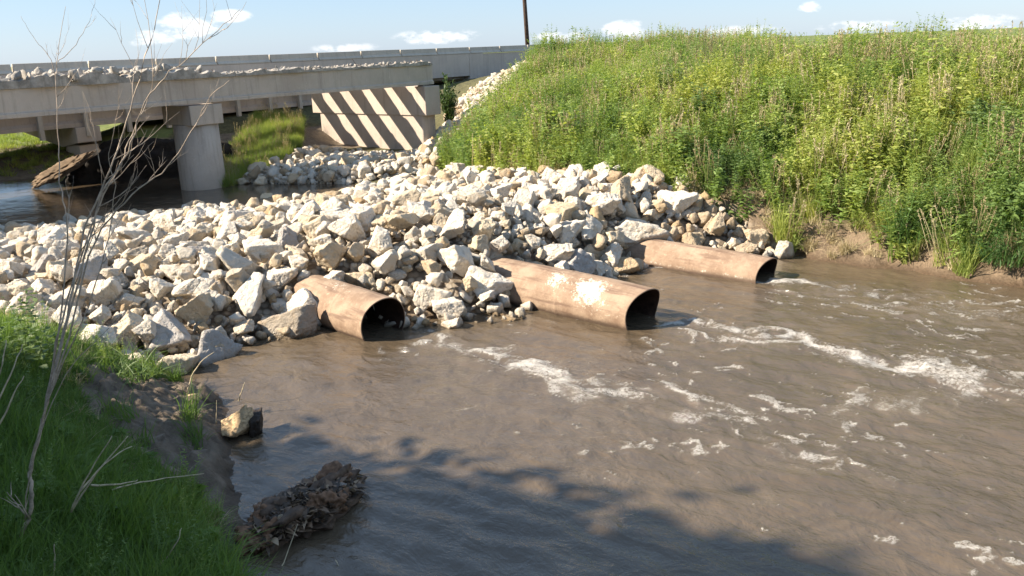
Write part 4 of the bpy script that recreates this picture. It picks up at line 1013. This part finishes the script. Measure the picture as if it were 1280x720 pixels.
# ------------------------------------------------------------------ bare sapling in the near corner
def curve_pts(pix, Y0, Y1):
    n = len(pix); return [np.array(atd(x, y, Y0+(Y1-Y0)*i/(n-1))) for i, (x, y) in enumerate(pix)]
def refine(P, k=4, jit=.006, rng=None):
    out = []; P = [np.array(p) for p in P]; n = len(P)
    for i in range(n-1):
        p0, p1, p2, p3 = P[max(i-1, 0)], P[i], P[i+1], P[min(i+2, n-1)]
        for j in range(k):
            t = j/k; q = .5*((2*p1)+(-p0+p2)*t+(2*p0-5*p1+4*p2-p3)*t*t+(-p0+3*p1-3*p2+p3)*t**3); out.append(q+rng.normal(0, jit, 3))
    out.append(P[-1]); return out
rs = np.random.default_rng(11)
root = on_bank(8, 716); YB = float(root[1])
sap = empty('bare_sapling', tuple(root)); tag(sap, 'leafless pale sapling with many thin upright twigs on the near bank', 'sapling')
def stem(name, pix, dy, r0, r1, twigs, tl):
    P = refine(curve_pts(pix, YB+dy[0], YB+dy[1]), 5, .004, rs); P = [p-root for p in P]; n = len(P)
    rad = [(r0+(r1-r0)*(i/(n-1))**.8)*.82 for i in range(n)]; b = MB(); b.tube(P, rad, 7)
    def twig(o, d, L, r, lev):
        q = [o]; dd = d/np.linalg.norm(d); m = 5
        for i in range(m):
            dd = dd+np.array([0, 0, .13])+rs.normal(0, .13, 3); dd /= np.linalg.norm(dd); q.append(q[-1]+dd*L/m)
        b.tube(q, [r*(1-.8*i/m) for i in range(m+1)], 5)
        if lev:
            for _ in range(int(rs.integers(1, 4))):
                i = int(rs.integers(1, m)); sdv = rs.normal(0, 1, 3); sdv[2] = abs(sdv[2])*.5; twig(q[i], dd+sdv*.75, L*rs.uniform(.35, .6), r*.6, lev-1)
    for _ in range(twigs):
        i = int(rs.integers(max(2, n//4), n-1)); d = P[i+1]-P[i]; d = d/np.linalg.norm(d); sd = rs.normal(0, 1, 3); sd -= d*(sd@d); sd /= np.linalg.norm(sd)
        twig(P[i], d*.75+sd*.8, tl*rs.uniform(.4, 1.1), rad[i]*.55+.0005, 1)
    return b.build(name, BARK_PALE, sap, True)
stem('trunk', [(8, 722), (22, 680), (36, 648), (40, 612), (37, 590), (46, 555), (55, 520)], (0, .1), .021, .013, 2, .3)
STEMS = [([(55, 520), (72, 450), (92, 360), (106, 285), (138, 212), (158, 150), (178, 85), (196, 25), (202, -30)], (.1, .45), .012, .0022, 9, .55),
         ([(55, 520), (80, 420), (112, 300), (128, 240), (160, 190), (182, 128), (214, 90), (262, 48), (300, 12)], (.1, .2), .010, .0018, 8, .45),
         ([(50, 535), (86, 420), (120, 300), (165, 245), (210, 208), (240, 165), (262, 122), (287, 100)], (.1, -.1), .009, .0016, 7, .35),
         ([(44, 560), (70, 440), (84, 300), (76, 240), (73, 180), (71, 110), (72, 70), (82, 8)], (.1, .6), .0085, .0015, 6, .4),
         ([(55, 520), (78, 400), (122, 262), (150, 205), (168, 160), (190, 110), (187, 40), (176, -20)], (.1, .7), .0085, .0015, 7, .45),
         ([(36, 600), (60, 500), (112, 380), (134, 300), (143, 232), (136, 190), (150, 130)], (.05, -.15), .007, .0014, 5, .3),
         ([(30, 650), (44, 560), (84, 468), (140, 405), (170, 380)], (0, -.2), .006, .0015, 3, .2),
         ([(71, 100), (60, 70), (40, 45), (26, 20)], (.6, .65), .0035, .001, 1, .15), ([(72, 78), (95, 55), (115, 20), (118, -10)], (.6, .7), .003, .001, 1, .15),
         ([(92, 360), (120, 285), (160, 240), (178, 232)], (.3, .1), .004, .001, 2, .2), ([(262, 48), (290, 30), (308, 2)], (.2, .15), .0028, .001, 1, .12)]
for s_ in STEMS: stem('branch', *s_)

# dry stalks and sticks lying about the near bank
def stick(label, pixs, Y, r, m=STALK, name='dry_stalk', cat='stalk', group=None):
    b = MB()
    for pix, dy in pixs:
        P = refine(curve_pts(pix, Y, Y+dy), 4, .003, rs); n = len(P); b.tube(P, [r*(1-.6*i/(n-1)) for i in range(n)], 6)
    o = b.build(name, m, None, True); tag(o, label, cat, group); return o
stick('pale forked stalk leaning over the dark grass below the mud shelf', [([(88, 640), (112, 590), (140, 545)], .1), ([(88, 640), (122, 590), (160, 545)], .25), ([(100, 615), (130, 580), (165, 558)], .3)], 5.6, .008)
stick('long green-tan reed lying across the grass towards the water', [([(140, 612), (190, 600), (255, 592)], .5)], 6.0, .007)
stick('short broken pale stalk lying left of the long reed', [([(115, 607), (150, 605), (172, 600)], .3)], 5.8, .009)
stick('bent pale stalk at the foot of the sapling rising along the frame edge', [([(-12, 500), (2, 455), (8, 425)], .1), ([(-10, 520), (12, 470), (28, 430)], .2), ([(-14, 560), (14, 500), (30, 470)], .1)], 5.2, .0075)
stick('curved twig lying in the grass at the bottom edge', [([(178, 724), (205, 700), (222, 676), (227, 660)], .2)], 5.3, .007)
stick('short upright stub of a cut stalk in the grass', [([(67, 724), (68, 700), (68, 680)], .02)], 4.9, .007)
stick('thin curved reed arching up beside the last waterside boulder', [([(232, 500), (240, 470), (252, 452), (268, 440)], .1)], 9.4, .010)
stick('thin straw standing in the water near the split log', [([(298, 502), (302, 490), (306, 478)], 0.0)], 9.2, .009)
stick('fine reed standing in the water in front of the split log', [([(270, 530), (270, 512), (271, 500)], 0.0)], 8.7, .005)

# ------------------------------------------------------------------ debris in the water
def lump(name, m, size, seed, parent=None, sub=5, amp=.3, fr=1.6):
    d, f = ICO[sub]; nz = fbm(d[:, 0]*fr+seed, d[:, 1]*fr, d[:, 2]*fr, o=5, s=seed % 50, g=.6); P = d*(1+amp*nz)[:, None]*np.array(size)
    o = raw_mesh(name, P, f, m); return link(o, parent)
dl = empty('debris_clump', (-1.93, 6.86, 0), math.atan2(1.12, .70)); tag(dl, 'dark soggy clump of leaves and soil lying in the water near the bank', 'debris clump')
lump('soil', FLAT_DARK, (.60, .27, .20), 5, dl, 5, .95, 2.6)
for (ux, uy, uz, us, ss) in ((-.48, .02, .05, .17, 41), (-.25, .16, .09, .15, 43), (.1, -.15, .10, .16, 45), (.42, .08, .06, .17, 47), (.2, .17, .07, .12, 49)):
    o = lump('clod', plain('brown clod', (.17, .095, .055), .75, .5, 12), (us*1.3, us, us*.8), ss, dl, 5, .9, 2.2); o.location = (ux, uy, uz)
rng = np.random.default_rng(77); vm = VM(); n_ = 1300
u = rng.uniform(-1, 1, n_); w_ = rng.uniform(-1, 1, n_); ok_ = u**2+w_**2 < 1; u, w_ = u[ok_], w_[ok_]; n_ = len(u)
zz = .21*np.sqrt(1-.9*(u**2+w_**2))+.045*fbm(u*3, w_*3, s=9); base = np.stack([u*.68, w_*.31, zz], 1); dd = np.stack([rng.normal(size=n_), rng.normal(size=n_), rng.normal(size=n_)*.16], 1); dd /= np.linalg.norm(dd, axis=1)[:, None]
V, Q, pp = ribbons(base-dd*.03, dd, rng.uniform(.05, .15, n_), rng.uniform(.012, .034, n_), rng.uniform(-.4, .4, n_), 5, rng, LEAF); vm.add(V, Q, pp, rng)
fo = vm.obj('leaf_litter', [LITTER_V := leaf_material('dead wet leaves mixed', [(0, (.035, .025, .018)), (.5, (.09, .062, .042)), (.8, (.22, .14, .085)), (1, (.42, .31, .2))], .1, .5, False)]); link(fo, dl)
# per-leaf colour for litter
nt_ = LITTER_V.node_tree
for nd in nt_.nodes:
    if nd.type == 'MATH' and nd.operation == 'MULTIPLY' and abs(nd.inputs[1].default_value-.28) < 1e-4: nd.inputs[1].default_value = .95
    elif nd.type == 'MATH' and nd.operation == 'MULTIPLY' and abs(nd.inputs[1].default_value-.72) < 1e-4: nd.inputs[1].default_value = .05
for (sx_, sy_, sz2, rr_, kk) in ((-.36, -.06, .16, .10, 12), (-.46, .10, .10, .12, 13), (.30, -.10, .15, .10, 16)):
    o = bpy.data.objects.new('stone', ROCKS_HI[kk]); link(o, dl); o.location = (sx_, sy_, sz2); o.scale = (rr_, rr_*.8, rr_*.7); o.rotation_euler = (.3, .2, sx_*9)
stick('pale stick poking up from the near end of the dark debris clump', [([(345, 722), (358, 695), (372, 655)], .3)], 6.0, .006, STALK, 'stick', 'stick')
stick('short straw in the water past the debris clump at the bottom edge', [([(420, 700), (426, 712), (432, 724)], -.1)], 6.1, .004, STALK, 'stick', 'stick')
lg = empty('split_log', tuple(atz(302, 536, .05)), R(20)); tag(lg, 'split yellow-brown log stub with a dark broken end at the water edge', 'log')
ob = bpy.data.objects.new('wood', rock_mesh(511, 5, DRIFT)); link(ob, lg); ob.location = (-.02, 0, .05); ob.scale = (.27, .19, .22); ob.rotation_euler = (.2, -.25, .1)
ob = bpy.data.objects.new('broken_end', rock_mesh(517, 5, DRIFT_DARK)); link(ob, lg); ob.location = (.15, -.03, .03); ob.scale = (.10, .16, .17); ob.rotation_euler = (0, .3, .1)
b = MB(); b.tube([(.03, .0, .10), (.05, .01, .22), (.075, .01, .27)], [.07, .04, .02], 8); b.build('branch_stub', DRIFT, lg, True)
lg2 = empty('split_log', tuple(atz(240, 502, .12)), R(60)); tag(lg2, 'small pale chunk of wood stranded on the tip of the mud shelf', 'log')
b = MB(); b.tube([(-.12, 0, 0), (0, .01, .03), (.12, 0, .02)], [.04, .065, .045], 10); b.build('wood', DRIFT, lg2, True)
# fallen earth slab under the far bridge, at the head of the pool
em = empty('earth_slab', (-13.9, 28.2, .0), R(40)); tag(em, 'undercut slab of earth painted black for shade, with a tan top beside the pool', 'earth slab')
SOIL_SHADE = plain('soil blackened as shade', (.022, .018, .015), .9, .5, 3)  # near-black colour carries the deep shade under the bridges
o = lump('soil', SOIL_SHADE, (1.7, .9, .95), 21, em, 5, .35, 1.4); o.location = (.8, 0, .2); o.rotation_euler = (0, R(-12), 0)
o = lump('crust', plain('dry tan earth', (.15, .108, .072), .95, .35, 3), (.95, .42, .12), 25, em, 5, .7, 2.6); o.location = (-.75, -.3, .75); o.rotation_euler = (R(14), R(-24), 0)
em2 = empty('earth_slab', (-11.9, 29.2, .0), R(30)); tag(em2, 'earth mound painted black as bridge shade next to the pool pier', 'earth slab')  # large black mound stands in for the deep shade here
lump('soil', SOIL_SHADE, (2.6, 1.1, 1.5), 33, em2, 5, .4, 1.6)

# ------------------------------------------------------------------ trees up the near bank: they shade the corner and the near water
def tree(loc, H, crown_c, crown_r, seed, label, nleaf=5200):
    rng = np.random.default_rng(seed); o = empty('tree', loc); tag(o, label, 'tree'); b = MB()
    cc = np.array(crown_c, float); b.tube([(0, 0, -.2), (.05, .03, H*.2), (cc[0]*.6, cc[1]*.6, cc[2]*.75), tuple(cc+np.array([0, 0, crown_r[2]*.5]))], [.2, .17, .11, .03], 10)
    ends = []
    for i in range(70):
        v = rng.normal(size=3); v /= np.linalg.norm(v); e = cc+v*np.array(crown_r)*rng.uniform(.6, .98); s0 = np.array([cc[0]*.5, cc[1]*.5, cc[2]*rng.uniform(.45, .95)])
        m = (s0+e)/2+rng.normal(0, .15, 3); b.tube([s0, m, e], [.05, .03, .01], 6); ends += [e, (m+e)/2, e*.7+m*.3+rng.normal(0, .3, 3)]
    b.build('trunk', BARK, o, True); vm = VM(); E = np.array(ends); n = nleaf; base = E[rng.integers(0, len(E), n)]+rng.normal(0, .42, (n, 3)); dd = rng.normal(size=(n, 3)); dd[:, 2] -= .4; dd /= np.linalg.norm(dd, axis=1)[:, None]
    V, Q, p = ribbons(base, dd, rng.uniform(.2, .38, n), np.full(n, .10), rng.uniform(0, .3, n), 3, rng, np.array([.2, 1, .7, .05])); vm.add(V, Q, p, rng); f = vm.obj('crown', [TREELEAF]); link(f, o)
tree((-10.3, 1.95, T1(-10.3, 1.95)-.1), 8.5, (.1, 0, 5.1), (2.6, 2.4, 2.2), 5, 'taller leafy tree at the top of the near bank shading the water', 26000)
tree((-9.8, 5.0, T1(-9.8, 5.0)-.1), 5, (0, 0, 2.75), (2.2, 2.0, 1.8), 6, 'low leafy tree on the near bank slope shading the grass', 30000)
tree((-9.9, 3.4, T1(-9.9, 3.4)-.1), 7, (0, .1, 4.0), (2.2, 1.8, 1.9), 7, 'middle leafy tree on the near bank between the tall and the low one', 26000)
tree((-7.4, .9, T1(-7.4, .9)-.1), 5, (0, 0, 2.6), (1.7, 1.9, 1.6), 8, 'round bushy tree in front of the taller tree on the near bank', 10000)

# ------------------------------------------------------------------ light and sky
SUN_EL, SUN_AZ = R(36), R(-98)      # azimuth clockwise from +Y
sdir = Vector((math.sin(SUN_AZ)*math.cos(SUN_EL), math.cos(SUN_AZ)*math.cos(SUN_EL), math.sin(SUN_EL)))
sl = bpy.data.lights.new('sun', 'SUN'); sl.energy = 5.0; sl.angle = R(.75); sl.color = (1, .895, .74)
so = bpy.data.objects.new('sun', sl); so.rotation_euler = (-sdir).to_track_quat('-Z', 'Y').to_euler(); col.objects.link(so)
w = bpy.data.worlds.new('World'); scene.world = w; w.use_nodes = True; nt = w.node_tree
for n in list(nt.nodes): nt.nodes.remove(n)
g = G(nt)
sky = g.node('ShaderNodeTexSky', sky_type='NISHITA'); sky.sun_disc = False; sky.sun_elevation = SUN_EL; sky.sun_rotation = SUN_AZ
sky.air_density = 1.0; sky.dust_density = .35; sky.ozone_density = 2.5; sky.altitude = 200
tc = g.node('ShaderNodeTexCoord').outputs['Generated']
sp = g.node('ShaderNodeSeparateXYZ'); nt.links.new(tc, sp.inputs[0])
az = g.math('ARCTAN2', sp.outputs[0], sp.outputs[1]); el = g.math('ARCSINE', sp.outputs[2])
ns = g.noise(g.mapping(tc, (1, 1, 2.2)), 34, 7, .62); ns2 = g.noise(g.mapping(tc, (1, 1, 1.6)), 110, 6, .65)
CL = []
for px, py, wx_, wy_, s in ((235, 32, 40, 18, 1), (285, 20, 30, 9, .9), (190, 48, 30, 12, .8), (545, 46, 60, 11, .8), (780, 38, 34, 14, 1), (700, 46, 40, 8, .8), (1012, 10, 16, 9, .9), (1225, 30, 45, 13, 1), (1080, 32, 60, 8, .6), (930, 40, 60, 10, .7), (430, 60, 50, 7, .5)):
    d = ray(px, py); CL.append((math.atan2(d[0], d[1]), math.asin(d[2]/np.linalg.norm(d)), wx_/FL, wy_/FL, s))
rc = random.Random(3)
for i in range(26):         # the rest of the sky holds the same kind of clouds
    a = rc.uniform(.7, 5.6); CL.append((a if a < math.pi else a-2*math.pi, rc.uniform(.05, .5), rc.uniform(.06, .16), rc.uniform(.02, .05), .9))
tot = None
for a0, e0, wa, we, s in CL:
    da = g.math('MULTIPLY', g.math('SUBTRACT', az, a0), 1/wa); de = g.math('MULTIPLY', g.math('SUBTRACT', el, e0), 1/we)
    q = g.math('MULTIPLY', g.math('SUBTRACT', 1.0, g.math('ADD', g.math('MULTIPLY', da, da), g.math('MULTIPLY', de, de)), clamp=True), s)
    tot = q if tot is None else g.math('MAXIMUM', tot, q)
cm = g.mrange(g.math('ADD', tot, g.math('ADD', g.math('MULTIPLY_ADD', ns, 3.2, -1.5), g.math('MULTIPLY_ADD', ns2, 1.1, -.55))), .22, 1.05, 0, .85)
cm = g.math('MULTIPLY', cm, g.mrange(tot, 0, .5))
skyc = g.mix(.62, sky.outputs[0], (2.35, 3.4, 5.0))
cc = g.mix(cm, skyc, (6.4, 6.5, 6.6))
bg = g.node('ShaderNodeBackground'); nt.links.new(cc, bg.inputs[0]); bg.inputs[1].default_value = .073
wo = g.node('ShaderNodeOutputWorld'); nt.links.new(bg.outputs[0], wo.inputs[0])
vs = scene.view_settings; vs.view_transform = 'Standard'; vs.look = 'None'; vs.gamma = 1; vs.use_curve_mapping = False; vs.exposure = 1.38
scene.render.engine = 'CYCLES'
c = scene.cycles; c.max_bounces = 6; c.diffuse_bounces = 3; c.glossy_bounces = 3; c.transmission_bounces = 4; c.transparent_max_bounces = 6; c.use_denoising = True
c.sample_clamp_indirect = 6; c.caustics_reflective = False; c.caustics_refractive = False
